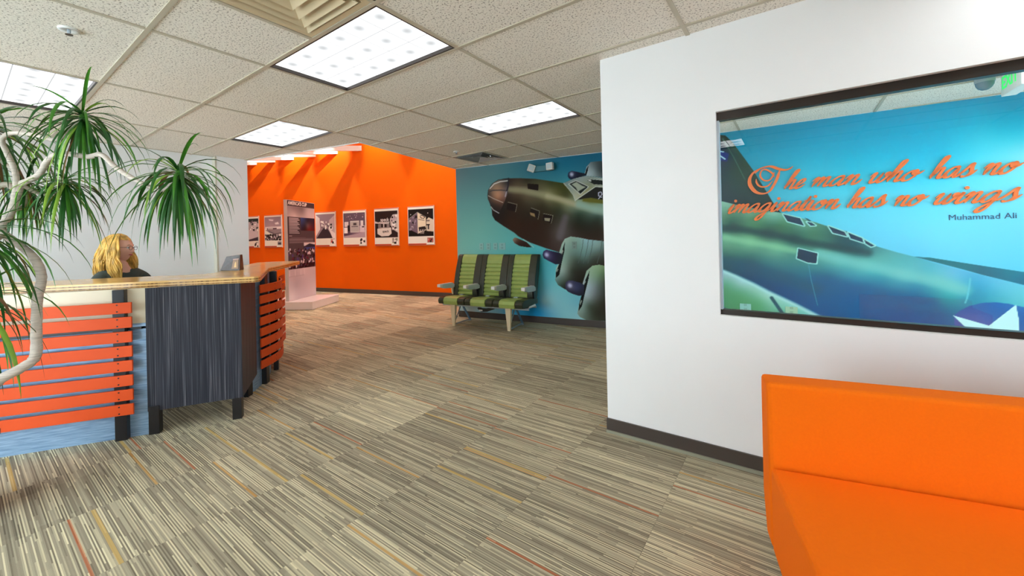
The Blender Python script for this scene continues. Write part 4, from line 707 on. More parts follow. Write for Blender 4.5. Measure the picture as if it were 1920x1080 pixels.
poster(-3.03, .76, 'poster of a booth with a framed centre board and dotted purple ceiling', pD)
poster(-1.98, .74, 'poster of a round-fronted exhibition booth with speck lettering', pE, [('speck', .26, .345, .115, (225, 222, 222), 1.0), ('speck', .34, .645, .085, (60, 54, 56), 1.0)])
poster(-.95, .75, 'poster of a tall cube-shaped exhibition stand on black, rightmost on the orange wall', pF)

# ---------------------------------------------------------------- standing sign
sg = thing('display_stand', 'freestanding white sign panel with dark printed face on a thick white base', 'sign', (-8.5, 4.3, 0))
SM = frame((-7.90, 4.12), math.radians(121.5))      # x along the long side, y towards the rear-left
GW = mat('white gloss laminate', (240, 240, 242), .25)
MB().box(0, 0, 0, 1.04, 1.08, .155, SM).build('base_slab', GW, sg, bevel=.004)
MB().box(.07, .53, .155, 1.045, .60, 2.225, SM).build('panel', mat('silver panel edge', (206, 206, 204), .35), sg, bevel=.003)
ar = Art(0, .965, 0, 2.06, 96, 206); z_ = lambda f: 2.06 * (1 - f)
def SR(x0, f0, x1, f1, c, s=.01): ar.rect(x0 * .965, z_(f1), x1 * .965, z_(f0), c, s)
ar.c[:] = (232, 226, 232)
SR(0, 0, 1, .058, (70, 60, 64)); SR(0, .058, 1, .165, [(.2, 1.9, 150, 138, 142), (.3, 1.8, 170, 160, 162), (.7, 1.85, 205, 196, 200), (.25, 1.74, 222, 214, 214), (.5, 1.9, 120, 110, 112)]); SR(0, .165, 1, .69, (84, 72, 78)); SR(0, .165, .45, .34, (70, 60, 66))
SR(.46, .165, 1, .30, [(.5, 1.70, 60, 84, 150), (.7, 1.64, 40, 26, 34), (.7, 1.56, 130, 110, 116), (.6, 1.5, 40, 22, 24), (.75, 1.47, 120, 30, 34), (.9, 1.6, 60, 40, 60)])
for k in range(11): SR(.05, .175 + k * .0148, .38 + .04 * math.sin(k * 2.1), .1812 + k * .0148, (214, 206, 212), .004)
SR(.05, .355, .14, .36, (200, 190, 196), .004)
for k in range(7): SR(.05 if k else .1, .372 + k * .0085, .93 - .3 * (k == 0), .3755 + k * .0085, (150, 138, 146), .004)
SR(.56, .425, 1, .46, (226, 222, 226)); ar.poly([(.52, z_(.47)), (.75, z_(.435)), (.965, z_(.45)), (.965, z_(.485)), (.55, z_(.49))], (48, 44, 62), .01); SR(.58, .475, 1, .50, (70, 84, 150))
rr = np.random.default_rng(4)
for _ in range(160):
    x, f_ = rr.uniform(.02, .98), rr.uniform(.49, .68); q = rr.uniform(.008, .03); c = [(40, 20, 30), (225, 215, 225), (110, 40, 60), (90, 70, 130), (60, 30, 44)][rr.integers(5)]; SR(x - q, f_ - q * .5, x + q, f_ + q * .5, c, .008)
for _ in range(60):
    x, f_ = rr.uniform(.02, .98), rr.uniform(.645, .69); q = rr.uniform(.01, .03); SR(x - q, f_ - q * .5, x + q, f_ + q * .5, [(36, 12, 22), (60, 20, 32)][rr.integers(2)], .008)
SR(0, .69, 1, 1, [(.1, .1, 236, 232, 236), (.2, .5, 200, 190, 200), (.5, .6, 226, 214, 222), (.9, .5, 214, 204, 212), (.5, .3, 206, 196, 204), (.25, .3, 190, 182, 192), (.9, .1, 232, 226, 232)])
for x in (.03, .22, .42, .56): SR(x, .70, x + .012, .76, (246, 240, 244))
SR(.02, .76, .55, .765, (186, 176, 186), .02)
ar.mesh('printed_face', SM @ Matrix.Translation((.075, .528, .16)), PRINT, sg)
text_mesh("AMERICA'S CUP", .10, 'header_lettering', mat('white ink', (240, 240, 236), .5), sg, SM @ Matrix.Translation((.10, .5265, 2.132)) @ Matrix.Rotation(PI / 2, 4, 'X'), .0005, .92, .003)
# ---------------------------------------------------------------- reception desk
desk = thing('reception_desk', 'curved reception desk with bamboo counter, orange slats and charcoal panel', 'desk', (-4.3, .9, 0))
DP = Vector((-4.264, .161)); DA = math.atan2(.539, .364); DF = frame(DP, DA)     # x along the front, -y towards the visitor
front = [(-5.20, -.93), (-3.54, 1.235), (-3.47, 1.325), (-3.452, 1.352), (-3.462, 1.385), (-3.50, 1.415), (-4.49, 1.90), (-4.82, 2.17), (-5.50, 2.71), (-5.60, 2.76), (-5.68, 2.74), (-5.75, 2.66), (-5.86, 2.46), (-5.84, 2.32), (-5.0, 1.76), (-4.57, 1.50), (-4.30, 1.36), (-4.26, 1.28), (-4.30, 1.18), (-5.62, -.60)]
MB().prism(front, 1.055, 1.10).build('countertop', BAMBOO, desk, bevel=.003, seg=1)
MB().box(-1.45, 0, 0.0, .83, .04, .765, DF).build('front_panel', BRUSH, desk)
MB().box(-1.45, -.004, .782, .83, .036, .806, DF).build('ledge_strip', BRUSH, desk)
MB().box(-1.45, -.012, .765, .745, .03, .782, DF).build('shadow_rail', BLACK, desk)
MB().box(-1.45, .0, .806, .83, .036, 1.055, DF).build('upper_panel', CREAM, desk)
for x in (-1.3, -.35, .6): MB().box(x, -.044, 0, x + .066, 0.0, 1.055, DF).build('post', BLACK, desk, bevel=.003)
# straight slats with two screws at each post
sc_me = None
for k in range(8):
    z1 = .966 - .1015 * k
    s_ = MB().box(-1.45, -.060, z1 - .076, .71, -.045, z1, DF).build('slat', SLATM, desk, bevel=.0015, seg=1)
    for x in (-.32, .633):
        for dz in (.015, .061):
            MB().cyl((0, 0), .005, 0, .002, 8).build('screw', BLACK, s_).data.transform(DF @ Matrix.Translation((x, -.060, z1 - dz)) @ Matrix.Rotation(PI / 2, 4, 'X'))
# charcoal box panel standing proud of the front
P1, P2, P3, P0 = Vector((-3.828, .793)), Vector((-3.530, 1.284)), Vector((-4.035, 1.585)), Vector((-3.95, .80))
MB().prism([tuple(P1), tuple(P2), tuple(P2 + Vector((-.022, .008))), tuple(P1 + Vector((-.022, .008)))], .165, 1.054).build('charcoal_panel', LAM, desk)
MB().prism([tuple(P2), tuple(P3), tuple(P3 + Vector((-.006, -.022))), tuple(P2 + Vector((-.012, -.016)))], .165, 1.054).build('charcoal_side_panel', LAM, desk)
MB().prism([tuple(P1 + Vector((-.003, .002))), tuple(P0), tuple(P0 + Vector((.006, .022))), tuple(P1 + Vector((-.003, .024)))], .165, 1.054).build('charcoal_side_panel', LAM, desk)
for (x, y) in ((-3.822, .835), (-3.580, 1.268)): MB().box(-.03, -.03, 0, .03, .03, .20, frame((x, y), DA)).build('leg', BLACK, desk, bevel=.002)
# curved wing
wing = crom([(-3.97, 1.40, 0), (-4.06, 1.55, 0), (-4.21, 1.69, 0), (-4.37, 1.81, 0), (-4.56, 1.925, 0), (-4.86, 2.04, 0), (-5.25, 2.27, 0)], 6)
def strip(pts, off, th, z0, z1, nm, m, par, **k):
    P = [Vector((p[0], p[1])) for p in pts]; o_, i_ = [], []
    for i, p in enumerate(P):
        t = (P[min(i + 1, len(P) - 1)] - P[max(i - 1, 0)]).normalized(); n = Vector((t.y, -t.x)); o_.append(p + n * off); i_.append(p + n * (off - th))
    vs = []; m_ = len(P)
    for a, b in zip(o_, i_): vs += [(a.x, a.y, z0), (b.x, b.y, z0), (b.x, b.y, z1), (a.x, a.y, z1)]
    fs = [(0, 1, 2, 3), (m_ * 4 - 1, m_ * 4 - 2, m_ * 4 - 3, m_ * 4 - 4)]
    for i in range(m_ - 1):
        for q in range(4): fs.append((i * 4 + q, (i + 1) * 4 + q, (i + 1) * 4 + (q + 1) % 4, i * 4 + (q + 1) % 4))
    return MB().add(vs, fs).build(nm, m, par, **k)
strip([tuple(p)[:2] for p in wing], 0, .03, 0, 1.055, 'wing_panel', BRUSH, desk)
for (x, y, a) in ((-4.01, 1.50, 2.2), (-4.225, 1.735, 2.35), (-4.575, 1.985, 2.6), (-5.0, 2.14, 2.6)): MB().box(-.033, -.022, 0, .033, .022, 1.055, frame((x, y), a)).build('post', BLACK, desk, bevel=.003)
arc = crom([(-4.098, 1.652, 0), (-4.225, 1.82, 0), (-4.335, 1.925, 0), (-4.46, 2.005, 0), (-4.60, 2.07, 0), (-4.86, 2.165, 0), (-5.15, 2.35, 0)], 5)
for k in range(8):
    z1 = .966 - .1015 * k; s_ = strip([tuple(p)[:2] for p in arc], .0, .012, z1 - .076, z1, 'slat', SLATM, desk)
    for i in (6, 19):
        for dz in (.015, .061):
            p = arc[i]; t = (arc[i + 1] - arc[i - 1]).normalized(); n = Vector((t.y, -t.x, 0)); c = Vector((p.x, p.y, z1 - dz)) + n * .0005
            MB().tube([c, c + n * .002], .005, 8).build('screw', BLACK, s_)
# staff side: work surface and rear kick panel
MB().prism([(-5.55, -.60), (-4.20, 1.16), (-4.42, 1.30), (-5.0, 1.66), (-5.3, 1.3), (-5.0, 1.16), (-5.75, .1), (-6.1, -.35)][::-1] if False else [(-4.95, -.60), (-3.96, .74), (-4.40, 1.06), (-5.39, -.27)], .73, .755).build('work_surface', mat('grey worktop', (190, 188, 184), .4), desk)

# plaque on the counter
bx = thing('desk_calendar_block', 'dark wooden tent block with small gold emblem standing on the bamboo counter', 'desk block', (-4.47, 1.56, 1.10))
a, b_, c_, d_ = Vector((-4.560, 1.490, 1.1005)), Vector((-4.385, 1.590, 1.1005)), Vector((-4.47, 1.66, 1.1005)), Vector((-4.60, 1.58, 1.1005))
t1, t2 = Vector((-4.520, 1.53, 1.236)), Vector((-4.415, 1.61, 1.252)); t3, t4 = t2 + Vector((-.03, .03, 0)), t1 + Vector((-.03, .03, 0))
MB().add([a, b_, c_, d_, t1, t2, t3, t4], [(3, 2, 1, 0), (4, 5, 6, 7), (0, 1, 5, 4), (1, 2, 6, 5), (2, 3, 7, 6), (3, 0, 4, 7)]).build('wooden_block', mat('dark walnut', (74, 62, 54), .35, var=.25, scale=40), bx, bevel=.002)
f = lambda u, v: a.lerp(b_, u).lerp(t1.lerp(t2, u), v); n_ = (b_ - a).cross(t1 - a).normalized()
MB().add([f(.58, .1) + n_ * .003, f(.94, .1) + n_ * .003, f(.92, .68) + n_ * .003, f(.58, .68) + n_ * .003, f(.58, .1), f(.94, .1), f(.92, .68), f(.58, .68)], [(0, 1, 2, 3), (0, 4, 5, 1), (1, 5, 6, 2), (2, 6, 7, 3), (3, 7, 4, 0)]).build('gold_plate', mat('brown gilt plate', (150, 108, 62), .3), bx)
MB().add([f(.70, .2) + n_ * .004, f(.84, .2) + n_ * .004, f(.80, .52) + n_ * .004, f(.76, .56) + n_ * .004, f(.72, .5) + n_ * .004], [(0, 1, 2, 3, 4)]).build('emblem', mat('bright gold', (226, 178, 96), .3), bx)
MB().add([f(.56, .70) + n_ * .004, f(.95, .70) + n_ * .004, f(.94, .76) + n_ * .004, f(.57, .76) + n_ * .004], [(0, 1, 2, 3)]).build('trim_strip', mat('copper strip', (196, 150, 130), .3), bx)

# ---------------------------------------------------------------- aircraft seats
seat = thing('airline_seat_row', 'row of three joined green leather aircraft seats in front of the mural', 'seat row', (-3.88, 4.75, 0))
SF = frame((-4.360, 4.470), math.atan2(.149, .989))
def profile_x(x0, x1, prof, nm, m, par, bev=0, thick=None):
    vs = [SF @ Vector((x0, y, z)) for y, z in prof] + [SF @ Vector((x1, y, z)) for y, z in prof]; n = len(prof)
    return MB().add(vs, [tuple(range(n)), tuple(range(n, 2 * n))[::-1]] + [(i, n + i, n + (i + 1) % n, (i + 1) % n) for i in range(n)]).build(nm, m, par, bevel=bev, seg=2)
for k in range(3):
    x0 = -.222 + .490 * k; x1 = x0 + .482
    # cushion
    cp = [(-.085, .345), (-.10, .40), (-.08, .445), (-.02, .462), (.20, .452), (.46, .43), (.46, .34), (.10, .325)]
    cu = profile_x(x0 + .105, x1 - .125, cp, 'seat_cushion', GREEN, seat, .006)
    cb = [(y + .004 if y < 0 else y, z - (.004 if z > .4 else -.004)) for y, z in cp]
    profile_x(x0, x0 + .104, cb, 'seat_bolster', DGREEN, cu, .02); profile_x(x1 - .124, x1, cb, 'seat_bolster', DGREEN, cu, .02)
    # backrest: ribbed centre between dark side bolsters, leaning back; narrower towards the floor
    def back(z): 
        t = (z - .42) / .67; return .36 + .19 * t - .03 * math.sin(PI * t)
    zs, prof = [.42, .45], []
    ribs = 8
    fp = [(back(.42), .42)]
    for r in range(ribs):
        za, zb = .43 + r * .0635, .43 + (r + 1) * .0635
        for q, dy in ((.06, 0), (.25, -.016), (.5, -.020), (.75, -.016), (.94, 0)): z = za + (zb - za) * q; fp.append((back(z) + dy, z))
    for z, dy in ((.945, -.012), (1.0, -.022), (1.05, -.02), (1.078, -.008), (1.088, .012)): fp.append((back(z) + dy, z))
    fp += [(back(1.088) + .07, 1.085), (back(.42) + .09, .42)]
    bk = profile_x(x0 + .075, x1 - .13, fp, 'backrest', GREEN, seat)
    sp_ = [(back(z) - (.030 if z > .45 else .02), z) for z in (.42, .5, .6, .7, .8, .9, 1.0, 1.07)] + [(back(1.09), 1.09), (back(1.09) + .075, 1.085), (back(.42) + .095, .42)]
    profile_x(x0 - .015, x0 + .074, sp_, 'back_bolster', DGREEN, bk, .018); profile_x(x1 - .129, x1 - .008, sp_, 'back_bolster', DGREEN, bk, .018)
    profile_x(x0 + .02, x1 - .02, [(back(z) + .07, z) for z in (.45, .75, 1.07)] + [(back(z) + .10, z) for z in (1.05, .75, .45)], 'back_shell', GPLAS, seat)
    MB().box(x0 + .20, .20, .452, x0 + .26, .25, .466, SF).build('belt_buckle', ALU, seat, bevel=.002)
    MB().box(x0 + .03, .16, .450, x0 + .20, .20, .458, SF).build('seat_belt', BLACK, seat)
    MB().box(x0 + .26, .21, .449, x1 - .03, .25, .457, SF).build('seat_belt', BLACK, seat)
for k in range(4):
    x = -.245 + .490 * k
    ap = [(-.02, .60), (-.03, .625), (-.01, .640), (.30, .636), (.36, .60), (.36, .555), (.28, .55), (.10, .562)]
    arm = profile_x(x - .028, x + .028, ap, 'armrest', GPLAS, seat, .006)
    MB().box(x - .030, -.035, .595, x + .030, .03, .642, SF).build('armrest_cap', WPLAS, arm, bevel=.008)
    MB().box(x - .0295, .08, .585, x - .0275, .20, .600, SF).build('control_panel', BLACK, arm)
    profile_x(x - .012, x + .012, [(.30, .56), (.36, .56), (.40, .40), (.34, .40)], 'arm_bracket', BLACK if k else IVORY, seat)
for z in (.315,): 
    for y in (.08, .34): MB().tube([SF @ Vector((-.25, y, z)), SF @ Vector((1.26, y, z))], .016, 12).build('cross_beam', ALU, seat)
for x in (0.0, .97):
    lg = MB().add([SF @ Vector(v) for v in ((x - .045, -.02, .33), (x + .045, -.02, .33), (x + .022, .0, 0), (x - .022, .0, 0), (x - .045, .035, .33), (x + .045, .035, .33), (x + .022, .03, 0), (x - .022, .03, 0))], [(0, 3, 2, 1), (4, 5, 6, 7), (0, 1, 5, 4), (1, 2, 6, 5), (2, 3, 7, 6), (3, 0, 4, 7)]).build('leg', IVORY, seat)
    MB().tube([SF @ Vector((x, .02, .02)), SF @ Vector((x, .46, .02))], .012, 10).build('foot_bar', ALU, seat)
    MB().tube([SF @ Vector((x, .46, .02)), SF @ Vector((x, .32, .20)), SF @ Vector((x, .24, .31))], .017, 10).build('rear_strut', mat('blue grey steel', (120, 160, 196), .35, .4), seat)
    MB().tube([SF @ Vector((x, .03, .05)), SF @ Vector((x, .22, .31))], .010, 10).build('brace', ALU, seat)
    MB().cyl(tuple((SF @ Vector((x, .46, 0)))[:2]), .028, 0, .012, 16).build('floor_pad', ALU, seat)
MB().tube([SF @ Vector((.40, .10, .285)), SF @ Vector((.47, .08, .262)), SF @ Vector((.56, .08, .268)), SF @ Vector((.68, .10, .30))], [.02, .03, .026, .015], 10).build('vest_pouch', mat('black nylon', (40, 36, 28), .7), seat, smooth=True)
MB().box(.44, .045, .252, .50, .055, .272, SF).build('pouch_tag', WPLAS, seat)
MB().tube([SF @ Vector((1.13, .10, .325)), SF @ Vector((1.24, .14, .335)), SF @ Vector((1.30, .22, .36))], [.012, .014, .02], 10).build('end_bracket', GPLAS, seat)

# ---------------------------------------------------------------- orange sofa
def sofa(Fm, L, label, name='sofa', depth=.78, back_h=.752):
    t = thing(name, label, 'sofa', tuple(Fm @ Vector((L / 2, -depth / 2, 0))))
    def ex(prof, x0, x1, nm, bev, m=SOFA, seg=4):
        n = len(prof); vs = [Fm @ Vector((x0, y, z)) for y, z in prof] + [Fm @ Vector((x1, y, z)) for y, z in prof]
        return MB().add(vs, [tuple(range(n))[::-1], tuple(range(n, 2 * n))] + [(i, (i + 1) % n, n + (i + 1) % n, n + i) for i in range(n)]).build(nm, m, t, bevel=bev, seg=seg)
    ex([(0, .26), (0, back_h), (-.118, back_h - .004), (-.158, .10), (-.06, .10)], 0, L, 'backrest', .026)
    ex([(-.160, .10), (-.152, .424), (-depth, .432), (-depth, .10)], .001, L, 'seat_base', .022)
    for x in (.12, L - .12):
        for y in (-.12, -depth + .1): MB().tube([Fm @ Vector((x, y, 0)), Fm @ Vector((x, y, .11))], [.014, .018], 12).build('leg', ALU, t)
e1 = Vector((.972, .235)); n1 = Vector((-.235, .972)); so = e1 * .347 + n1 * 1.985
sofa(frame(so, math.atan2(.235, .972)), 2.1, 'bright orange box-shaped sofa against the white wall under the inner window')
# things on the solid wall behind the camera, mirrored faintly in the glass
sofa(Matrix.Translation((.75 + .9, -1.60, 0)) @ Matrix.Rotation(PI, 4, 'Z') if False else frame((1.70, -1.66), PI), 1.0, 'orange armless seat against the wall opposite the inner window', 'lounge_seat', .7, .5)
for x, z, wh in ((-.70, 1.98, 'upper left'), (-.15, 1.98, 'upper right'), (-.70, 1.45, 'lower middle'), (-1.22, 1.45, 'lower left')):
    t = thing('wall_picture', 'white framed sheet opposite the inner window, %s' % wh, 'picture', (x + .21, YN + .01, z), 'framed sheets opposite the window')
    MB().box(x, YN, z, x + .43, YN + .02, z + .42).build('frame', WPLAS, t); MB().box(x + .03, YN + .02, z + .03, x + .40, YN + .023, z + .39).build('sheet', GW, t)
# ---------------------------------------------------------------- potted dracaena
plant = thing('potted_dracaena', 'tall dracaena with bent pale trunk and drooping strap leaves in front of the desk', 'potted plant', (-3.42, .02, 0))
BARK = mat('pale ringed bark', (196, 184, 170), .8, var=.22, scale=14, stretch=(1, 1, 9), bump=.6, bscale=30)
px, py = -3.52, -.04
MB().lathe([(0, 0), (.125, 0), (.135, .02), (.165, .37), (.178, .375), (.178, .392), (.160, .394), (.150, .36), (0, .355)], (px, py, 0), 36).build('pot', mat('dark purple glazed pot', (48, 36, 58), .25), plant, smooth=True)
MB().cyl((px, py), .150, .345, .362, 24).build('soil', mat('potting soil', (60, 44, 32), .95, var=.3, scale=60), plant)
def ptube(key, r0, r1, pre=None, nm='branch'):
    pts = [Vector(p) for p in PLANT[key]]
    if pre: pts = [Vector(p) for p in pre] + pts
    P = crom(pts, 5); n = len(P); rad = []
    for i in range(n): rad.append((r0 + (r1 - r0) * i / (n - 1)) * (1 + .05 * math.sin(i * 2.4)))
    MB().tube(P, rad, 10).build(nm, BARK, plant, smooth=True)
ptube('trunk', .026, .018, [(px, py, .35), (px + .02, py - .02, .50)], 'trunk')
ptube('b1', .015, .009); ptube('b2', .016, .009); ptube('b3', .017, .015); ptube('b4', .011, .008); ptube('b5', .012, .009); ptube('b6', .012, .009); ptube('b7', .012, .009); ptube('b8', .014, .010)
LEAFM = [mat('dark green leaf', (34, 92, 30), .35, var=.25, scale=9), mat('mid green leaf', (66, 132, 36), .35, var=.25, scale=9), mat('yellow green leaf', (128, 168, 52), .4, var=.25, scale=9), mat('brown tipped leaf', (120, 84, 48), .5, var=.2, scale=9)]
lrng = random.Random(11)
def leaf(c, az, el, L, wd, droop, m):
    d = Vector((math.cos(az) * math.cos(el), math.sin(az) * math.cos(el), math.sin(el))); side = Vector((-math.sin(az), math.cos(az), 0))
    n = 9; p = Vector(c) + d * .008; pts = [p.copy()]; dirs = [d.copy()]
    tw = lrng.uniform(-.5, .5)
    for i in range(n - 1):
        t = i / (n - 1); d = (d + Vector((0, 0, -1)) * droop * (.25 + 1.0 * t) / (n - 1) * 2.2).normalized(); p = p + d * L / (n - 1)
        if p.z > CZ - .04: p.z = CZ - .04; d.z = min(d.z, -.05); d.normalize()
        pts.append(p.copy()); dirs.append(d.copy())
    vs = []
    for i, q in enumerate(pts):
        t = i / (n - 1); w_ = wd * (.55 + 1.6 * t * (1 - t) * 1.1) * (1 - t ** 3) + .0004
        s_ = (side * math.cos(tw * t) + dirs[i].cross(side) * math.sin(tw * t)); up = s_.cross(dirs[i])
        vs += [q - s_ * w_ / 2 + up * w_ * .14, q - up * w_ * .05, q + s_ * w_ / 2 + up * w_ * .14]
    fs = []
    for i in range(n - 1):
        a = i * 3; fs += [(a, a + 1, a + 4, a + 3), (a + 1, a + 2, a + 5, a + 4)]
    MB().add(vs, fs).build('leaf', LEAFM[m], plant, smooth=True)
def rosette(c, n, L, wd=.019, bias=None, spread=.35):
    c = Vector(c)
    MB().lathe([(.004, -.03), (.013, -.02), (.014, .01), (.007, .04), (0, .05)], tuple(c), 10).build('crown', LEAFM[1], plant, smooth=True)
    for i in range(n):
        az = i * 2.39996 + lrng.uniform(-.2, .2); t = i / n
        el = math.radians(50 - 110 * t ** .75) + lrng.uniform(-spread, spread) * .5
        l = L * (.62 + .5 * lrng.random()) * (1.05 if t > .2 else .9); dr = 1.1 + 1.5 * lrng.random() if t > .03 else .8
        leaf(c + Vector((0, 0, .03 - .055 * t)), az, el, l, wd * lrng.uniform(.6, 1.15), dr, 0 if lrng.random() < .5 else (1 if lrng.random() < .75 else (2 if lrng.random() < .8 else 3)))
T = {k: v[-1] for k, v in PLANT.items()}
rosette(T['b1'], 80, .40); rosette(T['b2'], 92, .40); rosette(T['b4'], 72, .40); rosette(T['b5'], 80, .60, .026); rosette(T['b6'], 64, .38, .017); rosette(T['b7'], 54, .55, .024); rosette(T['b8'], 40, .5, .024)

# ---------------------------------------------------------------- the receptionist
HC = Vector((-4.955, .865, 1.340))               # head centre
SKIN = mat('fair skin', (226, 172, 150), .5, var=.03, scale=30); HAIRM = mat('wavy blonde hair', (218, 170, 82), .45, var=.5, scale=34, stretch=(1, 1, .3)); CLOTH = mat('dark grey green knit', (62, 72, 68), .85, var=.1, scale=60)
Rh = Vector((CR.x, CR.y, 0)).normalized(); Fh = F
def yawM(fwd): fwd = fwd.normalized(); r = Vector((fwd.y, -fwd.x, 0)); return Matrix(((r.x, fwd.x, 0, 0), (r.y, fwd.y, 0, 0), (0, 0, 1, 0), (0, 0, 0, 1)))
faceM = Matrix.Translation(HC) @ yawM(Rh * .95 + Fh * .26) @ Matrix.Rotation(math.radians(-5), 4, 'X')
bodyM = Matrix.Translation((HC.x, HC.y, 0)) @ yawM(Rh * .95 - Fh * .31)
person = thing('person', 'seated person with long wavy blonde hair and glasses in a dark cardigan behind the counter', 'person', (HC.x, HC.y, 0))
def skin_mesh(verts, edges, M, sub=2):
    me = bpy.data.meshes.new('tmp'); me.from_pydata([M @ Vector(v[:3]) for v in verts], edges, []); o = bpy.data.objects.new('tmp', me); COL.objects.link(o)
    sk = o.modifiers.new('s', 'SKIN'); sk.use_smooth_shade = True
    for i, v in enumerate(verts): me.skin_vertices[0].data[i].radius = (v[3], v[4] if len(v) > 4 else v[3]); me.skin_vertices[0].data[i].use_root = (i == 0)
    ss = o.modifiers.new('u', 'SUBSURF'); ss.levels = sub; ss.render_levels = sub
    bpy.context.view_layer.update(); r = bpy.data.meshes.new_from_object(o.evaluated_get(bpy.context.evaluated_depsgraph_get())); bpy.data.objects.remove(o); return r
def fuse(meshes, voxel, name, m, par):
    bm = bmesh.new()
    for me in meshes: bm.from_mesh(me)
    me = bpy.data.meshes.new(name); bm.to_mesh(me); bm.free(); o = bpy.data.objects.new(name, me); COL.objects.link(o)
    r = o.modifiers.new('r', 'REMESH'); r.mode = 'VOXEL'; r.voxel_size = voxel; s_ = o.modifiers.new('sm', 'SMOOTH'); s_.iterations = 3
    bpy.context.view_layer.update(); out = bpy.data.meshes.new_from_object(o.evaluated_get(bpy.context.evaluated_depsgraph_get())); bpy.data.objects.remove(o)
    out.materials.clear(); out.materials.append(m); out.shade_smooth(); out.name = name; return link(out, name, par)
# joints in body frame: x = person's right, y = forward, z up
V = [(0, 0, .66, .125, .10), (0, .01, .82, .105, .085), (0, .02, .98, .125, .09), (0, .015, 1.08, .085, .062), (0, .01, 1.16, .052, .05), (0, .02, 1.24, .048, .05)]
E_ = [(0, 1), (1, 2), (2, 3), (3, 4), (4, 5)]
def limb(parent, pts):
    for p in pts: V.append(p); E_.append((parent, len(V) - 1)); parent = len(V) - 1
    return parent
hands = []
for s in (1, -1):
    limb(3, [(s * .115, .01, 1.09, .044), (s * .175, .02, 1.07, .052), (s * .205, .05, .93, .043), (s * .20, .09, .83, .038), (s * .15, .22, .815, .032), (s * .10, .32, .795, .022)])
    h = limb(len(V) - 1, [(s * .085, .36, .785, .022, .013)])
    for k, (dx, l) in enumerate(((-.024, .06), (-.008, .072), (.008, .068), (.024, .055))): limb(h, [(s * .075 + dx, .395, .783, .0085), (s * .07 + dx, .395 + l * .55, .781, .008), (s * .068 + dx * 1.05, .395 + l, .773, .0065)])
    limb(h, [(s * .085 - s * .035, .365, .785, .010), (s * .085 - s * .055, .39, .780, .008)])
    limb(0, [(s * .09, .04, .63, .085), (s * .11, .28, .635, .07), (s * .115, .44, .62, .055), (s * .115, .45, .42, .05), (s * .115, .43, .20, .034), (s * .115, .50, .165, .03)])
bodyme = skin_mesh(V, E_, bodyM)
# head
bm = bmesh.new(); bmesh.ops.create_icosphere(bm, subdivisions=5, radius=1)
gsn = lambda v, c, s: math.exp(-((v - c) / s) ** 2)
for v in bm.verts:
    n = v.co.copy(); x, y, z = n.x * .073, n.y * .092, n.z * .116
    if z < 0: k = -z / .116; x *= 1 - .38 * k ** 1.5; y = y * (1 - .22 * k) + .016 * k
    if n.y > 0:
        y += .024 * gsn(x, 0, .011) * max(0, min(1, (.028 - z) / .05)) * (1 if z > -.026 else gsn(z, -.026, .008))
        y += .006 * gsn(z, .034, .012) - .010 * (gsn(x, .031, .014) + gsn(x, -.031, .014)) * gsn(z, .012, .012)
        y += .006 * gsn(x, 0, .02) * gsn(z, -.052, .010) + .009 * gsn(x, 0, .018) * gsn(z, -.092, .014) + .004 * (gsn(x, .045, .018) + gsn(x, -.045, .018)) * gsn(z, -.025, .02)
    v.co = Vector((x, y, z))
hm = bpy.data.meshes.new('h'); bm.to_mesh(hm); bm.free(); hm.transform(faceM)
ears = MB()
for s in (1, -1): ears.tube([faceM @ Vector((s * .070, -.012, z)) for z in (-.030, -.015, .005, .022, .030)], [.006, .012, .015, .013, .006], 10)
em_ = bpy.data.meshes.new('e'); em_.from_pydata(ears.v, [], ears.f)
body = fuse([bodyme, hm, em_], .0055, 'body', SKIN, person)
# eyes, lips
for s in (1, -1):
    c = faceM @ Vector((s * .031, .0735, .012)); MB().lathe([(0, -.011), (.006, -.009), (.0105, -.003), (.011, 0), (.0105, .003), (.006, .009), (0, .011)], tuple(c), 14).build('eye', WPLAS, body, smooth=True)
    c = faceM @ Vector((s * .033, .083, .012)); MB().lathe([(0, -.005), (.0045, -.002), (.005, 0), (.0045, .002), (0, .005)], tuple(c), 10).build('iris', mat('brown iris', (60, 42, 30), .3), body, smooth=True)
    MB().tube([faceM @ Vector((s * (.018 + .013 * k), .088 - .006 * k, .034 + .004 * math.sin(k * 1.5))) for k in range(3)], [.0015, .0028, .0012], 6).build('eyebrow', mat('brow hair', (150, 108, 60), .7), body)
MB().tube([faceM @ Vector((.021 * k, .092 - .012 * k * k, -.052 + .002 * abs(k))) for k in (-1, -.5, 0, .5, 1)], [.002, .005, .0058, .005, .002], 8).build('lips', mat('rose lips', (186, 84, 84), .4), body, smooth=True)
gl = MB()
for s in (1, -1):
    rim = [faceM @ Vector((s * .033 + .0235 * math.cos(q * PI / 10), .099 - .10 * abs(.012 * math.cos(q * PI / 10)), .010 + .0175 * math.sin(q * PI / 10))) for q in range(21)]; gl.tube(rim, .0016, 6)
    gl.tube([faceM @ Vector((s * .057, .097, .016)), faceM @ Vector((s * .074, .07, .014)), faceM @ Vector((s * .077, -.01, .012))], .0016, 6)
gl.tube([faceM @ Vector((-.010, .100, .012)), faceM @ Vector((0, .103, .015)), faceM @ Vector((.010, .100, .012))], .002, 6)
gl.build('glasses', mat('dark tortoise frame', (54, 34, 28), .3), person)
